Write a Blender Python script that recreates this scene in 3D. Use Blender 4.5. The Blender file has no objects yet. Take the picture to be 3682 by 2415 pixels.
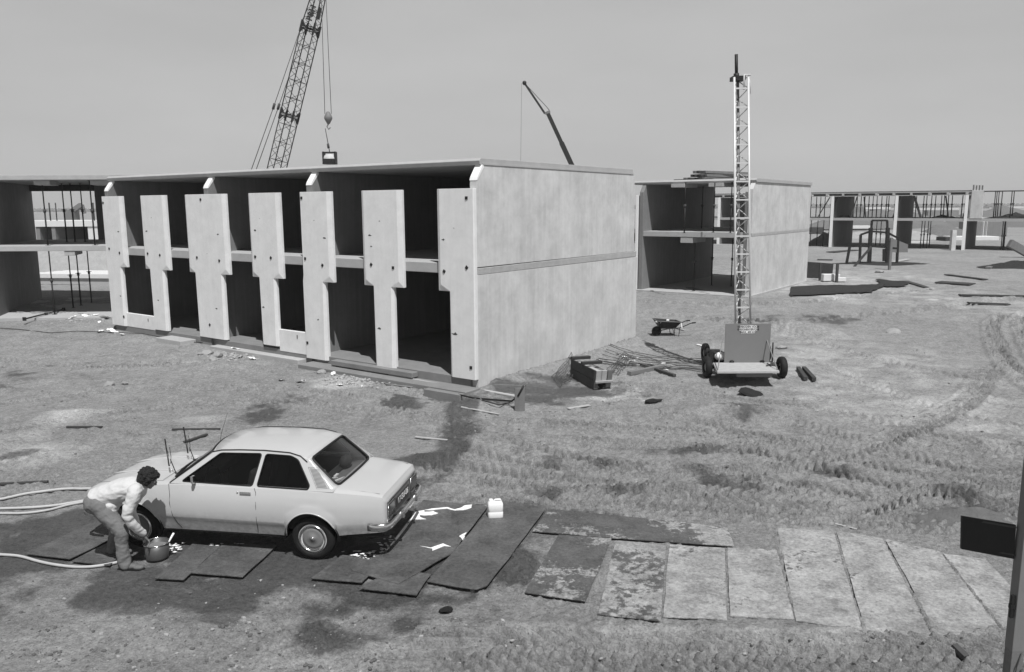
import bpy, bmesh, math, random
import numpy as np
from mathutils import Vector, Matrix, noise as mnoise
R=math.radians
random.seed(7); rng=np.random.default_rng(5)
sc=bpy.context.scene
COL=sc.collection

# ------------------------------------------------------------ camera, sky, sun
CAMH=4.39; PITCH=9.21; ROLL=0.005; FPX=2864.0; WPX=3682.0; HPX=2415.0
cam=bpy.data.cameras.new('camera'); cam.sensor_width=36; cam.lens=FPX/WPX*36
cam.clip_start=.1; cam.clip_end=8000
co=bpy.data.objects.new('camera',cam); COL.objects.link(co); sc.camera=co
_p=R(PITCH); Fv=np.array([0,math.cos(_p),-math.sin(_p)]); _r0=np.array([1,0,0.]); _u0=np.cross(_r0,Fv)
cR,sR=math.cos(ROLL),math.sin(ROLL)
Rv=cR*_r0-sR*_u0; Uv=sR*_r0+cR*_u0
co.matrix_world=Matrix(((Rv[0],Uv[0],-Fv[0],0),(Rv[1],Uv[1],-Fv[1],0),(Rv[2],Uv[2],-Fv[2],CAMH),(0,0,0,1)))

SUN=Vector((.18,-.535,1.0)).normalized()
wd=bpy.data.worlds.new('World'); sc.world=wd; wd.use_nodes=True
nt=wd.node_tree; nt.nodes.clear()
out=nt.nodes.new('ShaderNodeOutputWorld'); bg=nt.nodes.new('ShaderNodeBackground'); bg.inputs[1].default_value=.1
sky=nt.nodes.new('ShaderNodeTexSky'); sky.sky_type='NISHITA'; sky.sun_disc=False
sky.sun_elevation=math.asin(SUN.z); sky.sun_rotation=math.atan2(SUN.x,SUN.y)
sky.dust_density=3; sky.air_density=1
bw=nt.nodes.new('ShaderNodeRGBToBW'); nt.links.new(sky.outputs[0],bw.inputs[0])
# hazy pale sky low down, deeper overhead (black and white film)
tc=nt.nodes.new('ShaderNodeTexCoord'); sx=nt.nodes.new('ShaderNodeSeparateXYZ'); nt.links.new(tc.outputs['Generated'],sx.inputs[0])
rp=nt.nodes.new('ShaderNodeValToRGB'); nt.links.new(sx.outputs[2],rp.inputs[0])
els=rp.color_ramp.elements
els[0].position=0; els[0].color=(1,1,1,1); els[1].position=.85; els[1].color=(.2,.2,.2,1)
e=els.new(.26); e.color=(.9,.9,.9,1)
e=els.new(.42); e.color=(.42,.42,.42,1)
nz=nt.nodes.new('ShaderNodeTexNoise'); nz.inputs['Scale'].default_value=2.2; nz.inputs['Detail'].default_value=4
mpw=nt.nodes.new('ShaderNodeMapping'); mpw.inputs['Scale'].default_value=(1,1,4); nt.links.new(tc.outputs['Generated'],mpw.inputs[0]); nt.links.new(mpw.outputs[0],nz.inputs[0])
mr=nt.nodes.new('ShaderNodeMapRange'); nt.links.new(nz.outputs[0],mr.inputs[0]); mr.inputs[1].default_value=.3; mr.inputs[2].default_value=.7; mr.inputs[3].default_value=.93; mr.inputs[4].default_value=1.07
def wmath(op,a,b):
    m=nt.nodes.new('ShaderNodeMath'); m.operation=op
    for i,x in enumerate((a,b)):
        if isinstance(x,(int,float)): m.inputs[i].default_value=x
        else: nt.links.new(x,m.inputs[i])
    return m.outputs[0]
a=wmath('MULTIPLY',bw.outputs[0],.12)
a=wmath('ADD',a,4.95)
a=wmath('MULTIPLY',a,rp.outputs[0]); a=wmath('MULTIPLY',a,mr.outputs[0])
nt.links.new(a,bg.inputs[0]); nt.links.new(bg.outputs[0],out.inputs[0])
sl=bpy.data.lights.new('sun','SUN'); sl.energy=5.0; sl.angle=R(.5); sl.color=(1,1,1)
so=bpy.data.objects.new('sun',sl); COL.objects.link(so); so.rotation_euler=SUN.to_track_quat('Z','Y').to_euler(); so.location=(10,-10,40)
sc.view_settings.view_transform='Standard'; sc.view_settings.look='None'; sc.view_settings.exposure=0; sc.view_settings.gamma=1
sc.cycles.max_bounces=6

# ------------------------------------------------------------ helpers
K=WPX/2380.0
def ray(px,py):
    return Fv*FPX+Rv*(px*K-WPX/2)-Uv*(py*K-HPX/2)
def base_z(x,y):
    t=np.clip((np.asarray(y,float)-27)/10,0,1); t=t*t*(3-2*t)
    s=np.clip((np.asarray(y,float)-40)/30,0,1); s=s*s*(3-2*s)
    return .30*t+.18*s
def G(px,py,dz=0.0):
    """point of the ground under a place in the picture (2380 px wide plan)"""
    z=0.0
    for _ in range(6):
        d=ray(px,py); t=(z+dz-CAMH)/d[2]; p=d*t; z=float(base_z(p[0],p[1]))
    return Vector((p[0],p[1],z+dz))
def at(px,py,Y):
    d=ray(px,py); t=Y/d[1]; return Vector((d[0]*t,Y,CAMH+d[2]*t))

class MB:
    def __init__(s): s.v=[]; s.f=[]; s.sm=[]
    def add(s,vs,fs,smooth=False):
        o=len(s.v); s.v+= [tuple(v) for v in vs]; s.f+=[tuple(i+o for i in f) for f in fs]; s.sm+=[smooth]*len(fs); return s
    def box(s,x0,x1,y0,y1,z0,z1,M=None):
        vs=[Vector((x,y,z)) for z in (z0,z1) for y in (y0,y1) for x in (x0,x1)]
        if M is not None: vs=[M@v for v in vs]
        return s.add(vs,[(0,2,3,1),(4,5,7,6),(0,1,5,4),(2,6,7,3),(0,4,6,2),(1,3,7,5)])
    def bar(s,a,b,w,h=None,up=(0,0,1)):
        a=Vector(a);b=Vector(b);h=h or w; d=(b-a).normalized(); u=Vector(up)
        if abs(d.dot(u))>.98: u=Vector((1,0,0))
        x=d.cross(u).normalized(); y=x.cross(d).normalized()
        vs=[p+x*(i*w/2)+y*(j*h/2) for p in (a,b) for i,j in ((-1,-1),(1,-1),(1,1),(-1,1))]
        return s.add(vs,[(0,3,2,1),(4,5,6,7),(0,1,5,4),(1,2,6,5),(2,3,7,6),(3,0,4,7)])
    def tube(s,pts,r,n=8,cap=True,smooth=True,ell=None):
        pts=[Vector(p) for p in pts]; m=len(pts)
        rs=r if isinstance(r,(list,tuple)) else [r]*m
        up=None; vs=[]
        for i,p in enumerate(pts):
            d=(pts[min(i+1,m-1)]-pts[max(i-1,0)]).normalized()
            if up is None:
                up=Vector((0,0,1)) if abs(d.z)<.95 else Vector((0,1,0))
            x=d.cross(up).normalized(); y=x.cross(d).normalized(); up=y
            for k in range(n):
                a=2*math.pi*k/n
                ex,ey=(rs[i],rs[i]) if ell is None else (rs[i]*ell[0],rs[i]*ell[1])
                vs.append(p+x*math.cos(a)*ex+y*math.sin(a)*ey)
        fs=[(i*n+k,i*n+(k+1)%n,(i+1)*n+(k+1)%n,(i+1)*n+k) for i in range(m-1) for k in range(n)]
        s.add(vs,fs,smooth)
        if cap:
            o=len(s.v)-n*m
            s.f.append(tuple(o+k for k in range(n))[::-1]); s.f.append(tuple(o+(m-1)*n+k for k in range(n))); s.sm+=[False,False]
        return s
    def lathe(s,prof,M=None,n=32,smooth=True):
        vs=[]
        for r_,h in prof:
            for k in range(n):
                a=2*math.pi*k/n; v=Vector((r_*math.cos(a),r_*math.sin(a),h)); vs.append(M@v if M is not None else v)
        m=len(prof)
        fs=[(i*n+k,i*n+(k+1)%n,(i+1)*n+(k+1)%n,(i+1)*n+k) for i in range(m-1) for k in range(n)]
        return s.add(vs,fs,smooth)
    def prism(s,poly,t0,t1,fn):
        """poly of 2D points extruded from t0 to t1; fn(a,b,t) gives the 3D point"""
        n=len(poly)
        vs=[fn(a,b,t0) for a,b in poly]+[fn(a,b,t1) for a,b in poly]
        fs=[tuple(range(n))[::-1],tuple(range(n,2*n))]+[(i,(i+1)%n,n+(i+1)%n,n+i) for i in range(n)]
        return s.add(vs,fs)
    def grid(s,P,smooth=True,closeu=False):
        h=len(P); w=len(P[0]); vs=[p for row in P for p in row]
        fs=[(i*w+j,i*w+(j+1)%w,(i+1)*w+(j+1)%w,(i+1)*w+j) for i in range(h-1) for j in range(w if closeu else w-1)]
        return s.add(vs,fs,smooth)
    def build(s,name,mat,parent=None,bevel=0,recalc=True):
        me=bpy.data.meshes.new(name); me.from_pydata(s.v,[],s.f); me.update()
        me.polygons.foreach_set('use_smooth',s.sm)
        if recalc:
            b=bmesh.new(); b.from_mesh(me); bmesh.ops.recalc_face_normals(b,faces=b.faces); b.to_mesh(me); b.free()
        o=bpy.data.objects.new(name,me); COL.objects.link(o)
        if mat: me.materials.append(mat)
        if parent: o.parent=parent
        if bevel:
            m=o.modifiers.new('bevel','BEVEL'); m.width=bevel; m.segments=2; m.limit_method='ANGLE'; m.angle_limit=R(40)
        return o
def tag(o,label=None,cat=None,group=None,kind=None):
    if label: o['label']=label
    if cat: o['category']=cat
    if group: o['group']=group
    if kind: o['kind']=kind
    return o
def empty(name,loc=(0,0,0),rz=0,label=None,cat=None,group=None):
    o=bpy.data.objects.new(name,None); COL.objects.link(o); o.empty_display_size=.2
    o.location=loc; o.rotation_euler=(0,0,rz)
    return tag(o,label,cat,group)
def copy_tree(o,parent=None):
    c=o.copy(); COL.objects.link(c); c.parent=parent
    for ch in [x for x in bpy.data.objects if x.parent==o]: copy_tree(ch,c)
    return c
def text_mesh(name,body,size,mat,parent,M,extrude=.002,align='CENTER',bold=0.0):
    cu=bpy.data.curves.new(name,'FONT'); cu.body=body; cu.size=size; cu.extrude=extrude; cu.align_x=align; cu.align_y='CENTER'; cu.offset=bold
    to=bpy.data.objects.new(name,cu); COL.objects.link(to); bpy.context.view_layer.update()
    me=bpy.data.meshes.new_from_object(to.evaluated_get(bpy.context.evaluated_depsgraph_get())); bpy.data.objects.remove(to)
    o=bpy.data.objects.new(name,me); COL.objects.link(o); me.materials.clear(); me.materials.append(mat)
    if parent: o.parent=parent
    me.transform(M); return o

# value noise on numpy arrays
def vnoise(x,y,seed=0):
    xi=np.floor(x).astype(np.int64); yi=np.floor(y).astype(np.int64); xf=x-xi; yf=y-yi
    def h(a,b):
        n=(a*374761393+b*668265263+seed*974634777)&0x7fffffff
        n=((n^(n>>13))*1274126177)&0x7fffffff
        return ((n^(n>>16))&0xffff)/65535.0
    u=xf*xf*(3-2*xf); v=yf*yf*(3-2*yf)
    return (h(xi,yi)*(1-u)+h(xi+1,yi)*u)*(1-v)+(h(xi,yi+1)*(1-u)+h(xi+1,yi+1)*u)*v
def fbm(x,y,o=4,seed=0):
    s=0;a=1;t=0
    for i in range(o):
        s=s+a*vnoise(x*2**i+17.3*i,y*2**i-9.1*i,seed+i); t+=a; a*=.5
    return s/t

# ------------------------------------------------------------ materials (all neutral greys: a black and white photograph)
def mat(name,val,rough=.8,metal=0,var=0.0,scale=3,streak=0,bump=0,bscale=40,speck=0,spec=.3,coord='Object',dist=.01):
    m=bpy.data.materials.new(name); m.use_nodes=True; n=m.node_tree; b=n.nodes['Principled BSDF']
    b.inputs['Base Color'].default_value=(val,val,val,1); b.inputs['Roughness'].default_value=rough; b.inputs['Metallic'].default_value=metal
    b.inputs['Specular IOR Level'].default_value=spec
    L=n.links.new
    if var or bump or streak or speck:
        t=n.nodes.new('ShaderNodeTexCoord'); cur=None
        def math_(op,a,c):
            q=n.nodes.new('ShaderNodeMath'); q.operation=op
            for i,x in enumerate((a,c)):
                if isinstance(x,(int,float)): q.inputs[i].default_value=x
                else: L(x,q.inputs[i])
            return q.outputs[0]
        def tex(sc_,det=6,mapping=None,rgh=.6):
            q=n.nodes.new('ShaderNodeTexNoise'); q.inputs['Scale'].default_value=sc_; q.inputs['Detail'].default_value=det; q.inputs['Roughness'].default_value=rgh
            if mapping:
                mp=n.nodes.new('ShaderNodeMapping'); mp.inputs['Scale'].default_value=mapping; L(t.outputs[coord],mp.inputs[0]); L(mp.outputs[0],q.inputs[0])
            else: L(t.outputs[coord],q.inputs[0])
            return q.outputs[0]
        cur=1.0
        if var:
            a=math_('SUBTRACT',tex(scale,9,None,.74),.5); a=math_('MULTIPLY',a,var*2.4); cur=math_('ADD',a,1.0)
        if streak:
            a=math_('SUBTRACT',tex(9,5,(1,1,.04)),.5); c=tex(.8,3); a=math_('MULTIPLY',a,c); a=math_('MULTIPLY',a,streak*5.0); cur=math_('ADD',cur,a)
        if speck:
            a=tex(bscale*1.7,2); a=math_('GREATER_THAN',a,.70); a=math_('MULTIPLY',a,-speck); cur=math_('ADD',cur,a)
        cur=math_('MULTIPLY',cur,val); cur=math_('MAXIMUM',cur,.004)
        cb=n.nodes.new('ShaderNodeCombineColor')
        for i in range(3): L(cur,cb.inputs[i])
        L(cb.outputs[0],b.inputs['Base Color'])
        if bump:
            bp=n.nodes.new('ShaderNodeBump'); bp.inputs['Strength'].default_value=bump; bp.inputs['Distance'].default_value=dist
            L(tex(bscale,8,None,.7),bp.inputs['Height']); L(bp.outputs[0],b.inputs['Normal'])
    return m
M=dict(
 panel=mat('pale_precast_concrete',.70,.85,var=.20,scale=2.2,streak=.05,bump=.25,bscale=60,speck=.12,dist=.005),
 wall=mat('cast_concrete',.52,.9,var=.42,scale=1.1,streak=.14,bump=.35,bscale=22,speck=.06,dist=.01),
 wall_dark=mat('rough_concrete_joint',.38,.95,var=.3,scale=4,bump=.8,bscale=25,dist=.02),
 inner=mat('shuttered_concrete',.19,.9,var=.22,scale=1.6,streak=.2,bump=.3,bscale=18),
 slab=mat('slab_concrete',.38,.9,var=.2,scale=3,bump=.5,bscale=25,speck=.08),
 slab_dirty=mat('dirty_floor_concrete',.2,.95,var=.3,scale=2,bump=.6,bscale=20),
 lightcrete=mat('fresh_concrete_chamfer',.80,.8,var=.08,scale=5,bump=.2,bscale=60),
 steel=mat('dark_steel',.022,.55,metal=.3,var=.3,scale=8,bump=.15,bscale=60),
 rust=mat('rusty_steel',.06,.85,var=.4,scale=12,bump=.4,bscale=80),
 galv=mat('galvanised_steel',.58,.45,metal=.15,var=.12,scale=14,bump=.1,bscale=60,spec=.5),
 midsteel=mat('grey_painted_steel',.17,.6,var=.2,scale=6,bump=.1,bscale=60),
 board=mat('grey_painted_board',.17,.55,var=.10,scale=3,speck=.12,bscale=40,bump=.08,spec=.4),
 timber=mat('weathered_timber',.16,.85,var=.35,scale=5,streak=.2,bump=.5,bscale=40),
 timber_dark=mat('dark_timber',.05,.8,var=.4,scale=6,bump=.5,bscale=40),
 timber_pale=mat('pale_timber',.38,.85,var=.3,scale=8,bump=.4,bscale=40),
 white=mat('white_plaster',.62,.8,var=.08,scale=12,bump=.3,bscale=50),
 bolt=mat('black_anchor_plate',.02,.6,bump=.2,bscale=90),
 paper=mat('white_litter',.82,.7,var=.06,scale=10,bump=.3,bscale=30),
 rubble=mat('broken_concrete',.36,.95,var=.3,scale=7,bump=.9,bscale=30,dist=.03),
 soil=mat('heaped_soil',.15,1,var=.5,scale=6,bump=1,bscale=25,dist=.05,coord='Object'),
 sand=mat('heaped_sand',.33,1,var=.3,scale=3,bump=1,bscale=12,dist=.06),
 matwet=mat('wet_track_board',.062,.42,var=.5,scale=3.5,bump=.35,bscale=45,spec=.4,speck=.1),
 rope=mat('steel_rope',.05,.6),
 rubber=mat('tyre_rubber',.012,.75,bump=.3,bscale=70),
 paint=mat('pale_car_paint',.47,.3,var=.05,scale=2,spec=.5),
 chrome=mat('chrome',.75,.18,metal=1),
 plastic=mat('black_rubber_trim',.012,.5),
 lamp=mat('dark_tail_lamp',.05,.15,spec=.6),
 seat=mat('dark_upholstery',.03,.8),
 plate=mat('dark_number_plate',.03,.4),
 platetext=mat('plate_characters',.8,.5),
 signtext=mat('sign_lettering_dark',.03,.6),
 signbg=mat('sign_strip_pale',.75,.6,var=.08,scale=20),
 skin=mat('skin',.17,.55,var=.12,scale=20,bump=.1,bscale=120),
 shirt=mat('pale_cotton_shirt',.52,.9,var=.06,scale=6,bump=.35,bscale=25,dist=.01),
 jeans=mat('grey_work_trousers',.15,.95,var=.25,scale=9,bump=.45,bscale=28,dist=.01),
 hair=mat('dark_curly_hair',.016,.7,var=.4,scale=30,bump=1,bscale=45,dist=.02),
 shoe=mat('worn_leather_shoe',.12,.7,var=.3,scale=20,bump=.3,bscale=50),
 bucket=mat('dull_bucket_steel',.09,.45,metal=.35,var=.2,scale=9,bump=.1,bscale=50),
 hose=mat('pale_hose',.42,.6,var=.2,scale=6),
 canp=mat('white_plastic_can',.80,.35,spec=.5),
 soap=mat('wash_foam',.85,.6,var=.05,scale=30,bump=.8,bscale=60),
 trees=mat('far_tree_foliage',.12,1,var=.3,scale=.05),
 darkmound=mat('dark_debris_and_pit_shade',.028,1,var=.6,scale=5,bump=1,bscale=14,dist=.05),  # also colours the flat sheet painted as pit shade
)
# road dirt low on the car body
_m=M['paint']; _n=_m.node_tree; _b=_n.nodes['Principled BSDF']; _src=_b.inputs['Base Color'].links[0].from_socket
_t=_n.nodes.new('ShaderNodeTexCoord'); _s=_n.nodes.new('ShaderNodeSeparateXYZ'); _n.links.new(_t.outputs['Object'],_s.inputs[0])
_z=_n.nodes.new('ShaderNodeMapRange'); _n.links.new(_s.outputs[2],_z.inputs[0]); _z.inputs[1].default_value=.62; _z.inputs[2].default_value=.26
_q=_n.nodes.new('ShaderNodeTexNoise'); _q.inputs['Scale'].default_value=14; _q.inputs['Detail'].default_value=8; _q.inputs['Roughness'].default_value=.75; _n.links.new(_t.outputs['Object'],_q.inputs[0])
_r=_n.nodes.new('ShaderNodeMapRange'); _n.links.new(_q.outputs[0],_r.inputs[0]); _r.inputs[1].default_value=.38; _r.inputs[2].default_value=.62
_k=_n.nodes.new('ShaderNodeMath'); _k.operation='MULTIPLY'; _n.links.new(_z.outputs[0],_k.inputs[0]); _n.links.new(_r.outputs[0],_k.inputs[1])
_x=_n.nodes.new('ShaderNodeMix'); _x.data_type='RGBA'; _n.links.new(_k.outputs[0],_x.inputs[0]); _n.links.new(_src,_x.inputs[6]); _x.inputs[7].default_value=(.26,.26,.26,1); _n.links.new(_x.outputs[2],_b.inputs['Base Color'])
_b.inputs['Coat Weight'].default_value=.4; _b.inputs['Coat Roughness'].default_value=.08
# glass: mostly see-through grey with a clear reflection
def glass_mat():
    m=bpy.data.materials.new('car_glass'); m.use_nodes=True; n=m.node_tree; n.nodes.clear()
    o=n.nodes.new('ShaderNodeOutputMaterial'); t=n.nodes.new('ShaderNodeBsdfTransparent'); t.inputs[0].default_value=(.75,.75,.75,1)
    g=n.nodes.new('ShaderNodeBsdfGlossy'); g.inputs['Roughness'].default_value=.03; g.inputs[0].default_value=(1,1,1,1)
    f=n.nodes.new('ShaderNodeFresnel'); f.inputs[0].default_value=1.5; mx=n.nodes.new('ShaderNodeMixShader')
    n.links.new(f.outputs[0],mx.inputs[0]); n.links.new(t.outputs[0],mx.inputs[1]); n.links.new(g.outputs[0],mx.inputs[2]); n.links.new(mx.outputs[0],o.inputs[0]); return m
M['glass']=glass_mat()

# ------------------------------------------------------------ ground
def q8(x,y): return (775.6+x*.3531,1131.2+y*.3531)
def q1(x,y): return (161.6+x*.3531,956.6+y*.3531)
def qb(x,y): return (x*.3996,937.2+y*.3996)
def q9(x,y): return (1874.5+x*.3167,1066.5+y*.3167)      # lower right quarter
# track boards: corners in order, wetness (0 dry, 1 wet), label
MATS=[
 ([q8(590,105),q8(1015,150),q8(775,465),q8(425,668),q8(120,575),q8(345,440)],1.0,.0,'dark wet board with foam streaks, its corner raised, behind the car bumper',.025),
 ([q8(1080,105),q8(1400,157),q8(1200,430),q8(1010,680),q8(940,705),q8(612,650),q8(800,440)],1.0,0,'long dark wet board running down from the white can',.02),
 ([q8(160,690),q8(545,737),q8(640,600),q8(400,560)],.9,0,'wet board half hidden under the board with the raised corner',.012),
 ([q8(-150,625),q8(185,655),q8(330,520),q8(60,470)],.95,0,'small wet board left of the raised corner, behind the rear wheel',.015),
 ([q1(800,1082),q1(1140,1110),q1(1372,893),q1(1010,893)],.95,0,'wet board with its dark front edge lifted, below the car door',.028),
 ([q1(560,1120),q1(752,1130),q1(990,905),q1(810,890)],.95,0,'wet board beside the bucket, left of the lifted board',.014),
 ([qb(150,892),qb(405,925),qb(690,785),qb(575,690)],.9,0,'wet board under the crossing hose, left of the bending man',.016),
 ([qb(415,935),qb(640,960),qb(760,850),qb(700,790)],.9,0,'wet board on which the man stands',.014),
 ([(1275,1188),(1560,1216),(1690,1232),(1708,1276),(1420,1256),(1238,1240)],.75,.3,'long board lying across the back of the row of boards',.018),
 ([q8(1482,330),q8(1828,357),q8(1655,775),q8(1445,742),q8(1258,715),q8(1380,500)],.75,.4,'half wet board, leftmost in the row of upright boards',.022),
 ([q8(1856,362),q8(2188,390),q8(2152,900),q8(1738,850)],.5,.8,'pale board speckled with dark damp blotches',.018),
 ([q8(2212,388),(1684,1276),(1690,1445),(1541,1438)],.12,.5,'pale dry board with a few damp specks, right of the blotched board',.018),
 ([(1690,1274),(1806,1280),(1846,1443),(1697,1436)],.15,.6,'dry board with soft grey stains near the middle of the row',.016),
 ([(1806,1229),(1937,1236),(2005,1471),(1850,1446)],.1,.6,'longer dry board ending with a dark bent corner',.022),
 ([(1944,1236),(2050,1252),(2170,1484),(2012,1470)],.05,.4,'dry board bordered by the widest dark gap on its right',.02),
 ([(2056,1253),(2184,1284),(2330,1470),(2182,1484)],.08,.4,'dry board at the far right of the row, before the last split board',.022),
 ([(2192,1288),(2290,1300),(2440,1462),(2342,1478)],.08,.4,'last board of the row, next to the leaning sign post',.02),
]
MATW=[[G(*p) for p in m[0]] for m in MATS]
TR=[ # tyre tracks: plan points, width, lug period, depth
 ([(1040,1085),(1200,1112),(1500,1138),(1800,1148),(2100,1188),(2400,1215)],.62,.19,.052),
 ([(1090,1125),(1300,1148),(1600,1166),(1900,1192),(2300,1222)],.55,.2,.05),
 ([(1250,985),(1500,1002),(1700,1016),(1950,1075),(2200,1130),(2440,1165)],.62,.2,.05),
 ([(1330,1030),(1560,1040),(1760,1062),(1980,1120),(2200,1165),(2420,1190)],.62,.2,.055),
 ([(1850,985),(2050,1050),(2230,1095),(2420,1112)],.6,.2,.045),
 ([(1600,985),(1850,1035),(2080,1100),(2420,1145)],.55,.2,.045),
 ([(1150,1170),(1500,1185),(1760,1203),(1980,1212),(2230,1208)],.42,.17,.04),
 ([(1130,1505),(1500,1516),(2000,1522),(2420,1530)],.75,.20,.045),
 ([(1000,1560),(1500,1575),(2100,1580),(2420,1585)],.7,.2,.04),
 ([(2500,960),(2400,900),(2330,830),(2305,760),(2330,735)],.5,.25,.10),
 ([(2500,900),(2440,860),(2390,800),(2375,745),(2400,720)],.45,.25,.10),
 ([(-60,1010),(250,965),(560,935),(900,960),(1040,1000)],.55,.25,.03),
 ([(-60,945),(300,905),(640,905),(900,930)],.6,.28,.025),
 ([(-60,830),(150,850),(420,845)],.6,.28,.05),
 ([(1480,700),(1700,708),(1900,700),(2200,668)],.6,.3,.06),
 ([(1480,725),(1750,745),(2000,735),(2380,690)],.6,.3,.05),
 ([(1500,900),(1750,935),(1950,960),(2150,1010),(2400,1060)],.6,.22,.03),
 ([(1900,840),(2030,900),(2200,960),(2420,1000)],.55,.24,.025),
 ([(900,945),(1010,975),(1075,1010),(1085,1060),(1000,1100)],.35,.2,.04),
 ([(1180,1030),(1350,1075),(1600,1100),(1850,1135),(2050,1175)],.5,.19,.055),
 ([(1700,1050),(1950,1030),(2200,1050),(2440,1040)],.6,.2,.05),
 ([(1500,1110),(1700,1100),(1900,1075),(2100,1010),(2250,930),(2300,860)],.55,.2,.05),
 ([(2000,1190),(2150,1150),(2300,1140),(2440,1150)],.5,.19,.055),
 ([(1100,1060),(1300,1095),(1500,1095)],.5,.19,.05),
 ([(1960,1245-25),(2100,1232),(2250,1238)],.35,.17,.04),
 ([(1560,735),(1800,770),(2060,840),(2250,880)],.6,.3,.03),
]
def inpoly(X,Y,poly):
    ins=np.zeros(X.shape,bool); n=len(poly)
    for i in range(n):
        x1,y1=poly[i][0],poly[i][1]; x2,y2=poly[(i+1)%n][0],poly[(i+1)%n][1]
        c=((y1>Y)!=(y2>Y))&(X<(x2-x1)*(Y-y1)/((y2-y1) if abs(y2-y1)>1e-9 else 1e-9)+x1); ins^=c
    return ins
def blob(X,Y,px,py,rx,ry,soft=.5):
    c=G(px,py); ax=(G(px+rx,py)-c).length; ay=abs((G(px,py-ry)-G(px,py+ry)).length)/2
    d=np.sqrt(((X-c.x)/ax)**2+((Y-c.y)/ay)**2)
    return np.clip((1+soft-d)/(2*soft),0,1)
def terrain(X,Y):
    X=np.asarray(X,float);Y=np.asarray(Y,float)
    near=np.clip((60-Y)/35,0,1)
    Z=base_z(X,Y).astype(float)
    Z=Z+(fbm(X*.35,Y*.35,3,1)-.5)*.16*np.clip((Y-13)/10,0,1)*np.clip((Y+20)/20,0,1)*np.clip((400-Y)/300,.3,1)
    cl=fbm(X*.9,Y*.9,3,21)
    rough=.35+1.3*np.clip((cl-.42)*4,0,1)
    churn=np.clip((X+3)/4,0,1)*np.clip((Y-9.5)/2,0,1)*np.clip((20-Y)/4,0,1)
    Z=Z+(fbm(X*2.3,Y*2.3,4,5)-.5)*.085*near*rough+(np.abs(fbm(X*3.1+Y*1.4,Y*5.5,3,90)-.5))*.14*churn
    Z=Z+(np.abs(fbm(X*7.3,Y*7.3,3,9)-.5))*.06*near*rough
    Z=Z+(fbm(X*17,Y*17,2,14)-.5)*.042*near*rough
    INS=np.zeros_like(X); DZ=np.zeros_like(X)
    for pts,w,per,dep in TR:
        P=[G(*p) for p in pts]
        # densify (Catmull-Rom)
        D=[]
        for i in range(len(P)-1):
            p0=P[max(i-1,0)];p1=P[i];p2=P[i+1];p3=P[min(i+2,len(P)-1)]
            for k in range(8):
                t=k/8; D.append(.5*((2*p1)+(p2-p0)*t+(2*p0-5*p1+4*p2-p3)*t*t+(3*p1-p0-3*p2+p3)*t**3))
        D.append(P[-1])
        xs=[p.x for p in D]; ys=[p.y for p in D]
        sel=(X>min(xs)-w)&(X<max(xs)+w)&(Y>min(ys)-w)&(Y<max(ys)+w)
        if not sel.any(): continue
        x=X[sel];y=Y[sel]; best=np.full(x.shape,9e9); S=np.zeros_like(x); T=np.zeros_like(x); acc=0
        for i in range(len(D)-1):
            ax,ay=D[i].x,D[i].y; dx,dy=D[i+1].x-ax,D[i+1].y-ay; l=math.hypot(dx,dy)
            if l<1e-6: continue
            t=np.clip(((x-ax)*dx+(y-ay)*dy)/l/l,0,1); ex=x-ax-t*dx; ey=y-ay-t*dy; d=ex*ex+ey*ey
            m=d<best; best[m]=d[m]; S[m]=(acc+t*l)[m]; T[m]=((ex*(-dy)+ey*dx)/l)[m]; acc+=l
        wob=(fbm(x*1.3,y*1.3,2,31)-.5)*.22
        T=T+wob*.6; tt=np.abs(T)/(w/2)
        inside=np.clip((1.1-tt)/.25,0,1)*np.clip(.25+1.6*fbm(x*.8,y*.8,2,41),0,1)
        ph=(S+wob*.5+np.abs(T)*.95+(T>0)*per*.5)/per
        bar=np.clip(np.abs((ph%1.0)-.5)*6-1.3,-.5,.8)         # sharp bars
        dz=-dep*.6*inside+ dep*2.3*bar*inside*(np.abs(T)>.03)
        rim=np.exp(-((tt-1.25)/.22)**2)*dep*.7
        d0=DZ[sel]; i0=INS[sel]; DZ[sel]=d0*(1-.8*inside)+dz+rim*(1-i0*.6); INS[sel]=np.maximum(i0,inside)
    Zb=base_z(X,Y); Z=Zb+(Z-Zb)*(1-.72*INS)+DZ
    # ground under the boards and below the car is flattened
    for poly in MATW:
        pc=sum(poly,Vector())/len(poly); wk=MATS[MATW.index(poly)][1]; sh=.98 if wk<.6 else 1.0
        ins=inpoly(X,Y,[pc+(p-pc)*sh for p in poly]); Z[ins]=Z[ins]*.08-.004
    fl=np.clip(1.6-np.sqrt(((X+3.4)/2.3)**2+((Y-10.2)/1.5)**2),0,1)
    Z=Z*(1-.85*fl)
    # soil banked against the end wall and front of the big shell
    ox,oy=-.883,18.704; ux,uy=-.8114,.5845; vx,vy=.5845,.8114
    lu=(X-ox)*ux+(Y-oy)*uy; lv=(X-ox)*vx+(Y-oy)*vy
    bank=np.clip(1-(-lu)/1.5,0,1)*(lu<=.1)*np.clip((lv+.9)/1.6,0,1)*np.clip((9.4-lv)/1.2,0,1)
    Z=Z+.24*bank*bank
    bank2=np.clip((lu-7)/5,0,1)*np.clip((lv+2.2)/2.2,0,1)*(lv<1)
    Z=Z+.12*bank2
    ins=(lu>-.05)&(lv>-.15)&(lv<8.3)&(lu<16.7); Z[ins]=np.minimum(Z[ins],.08)
    # trench in front of the foundation at the near corner
    tr=np.exp(-((lv+.85)/.28)**2)*np.clip((3.8-lu)/1,0,1)*np.clip((lu+.6)/.6,0,1); Z=Z-.16*tr
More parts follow.
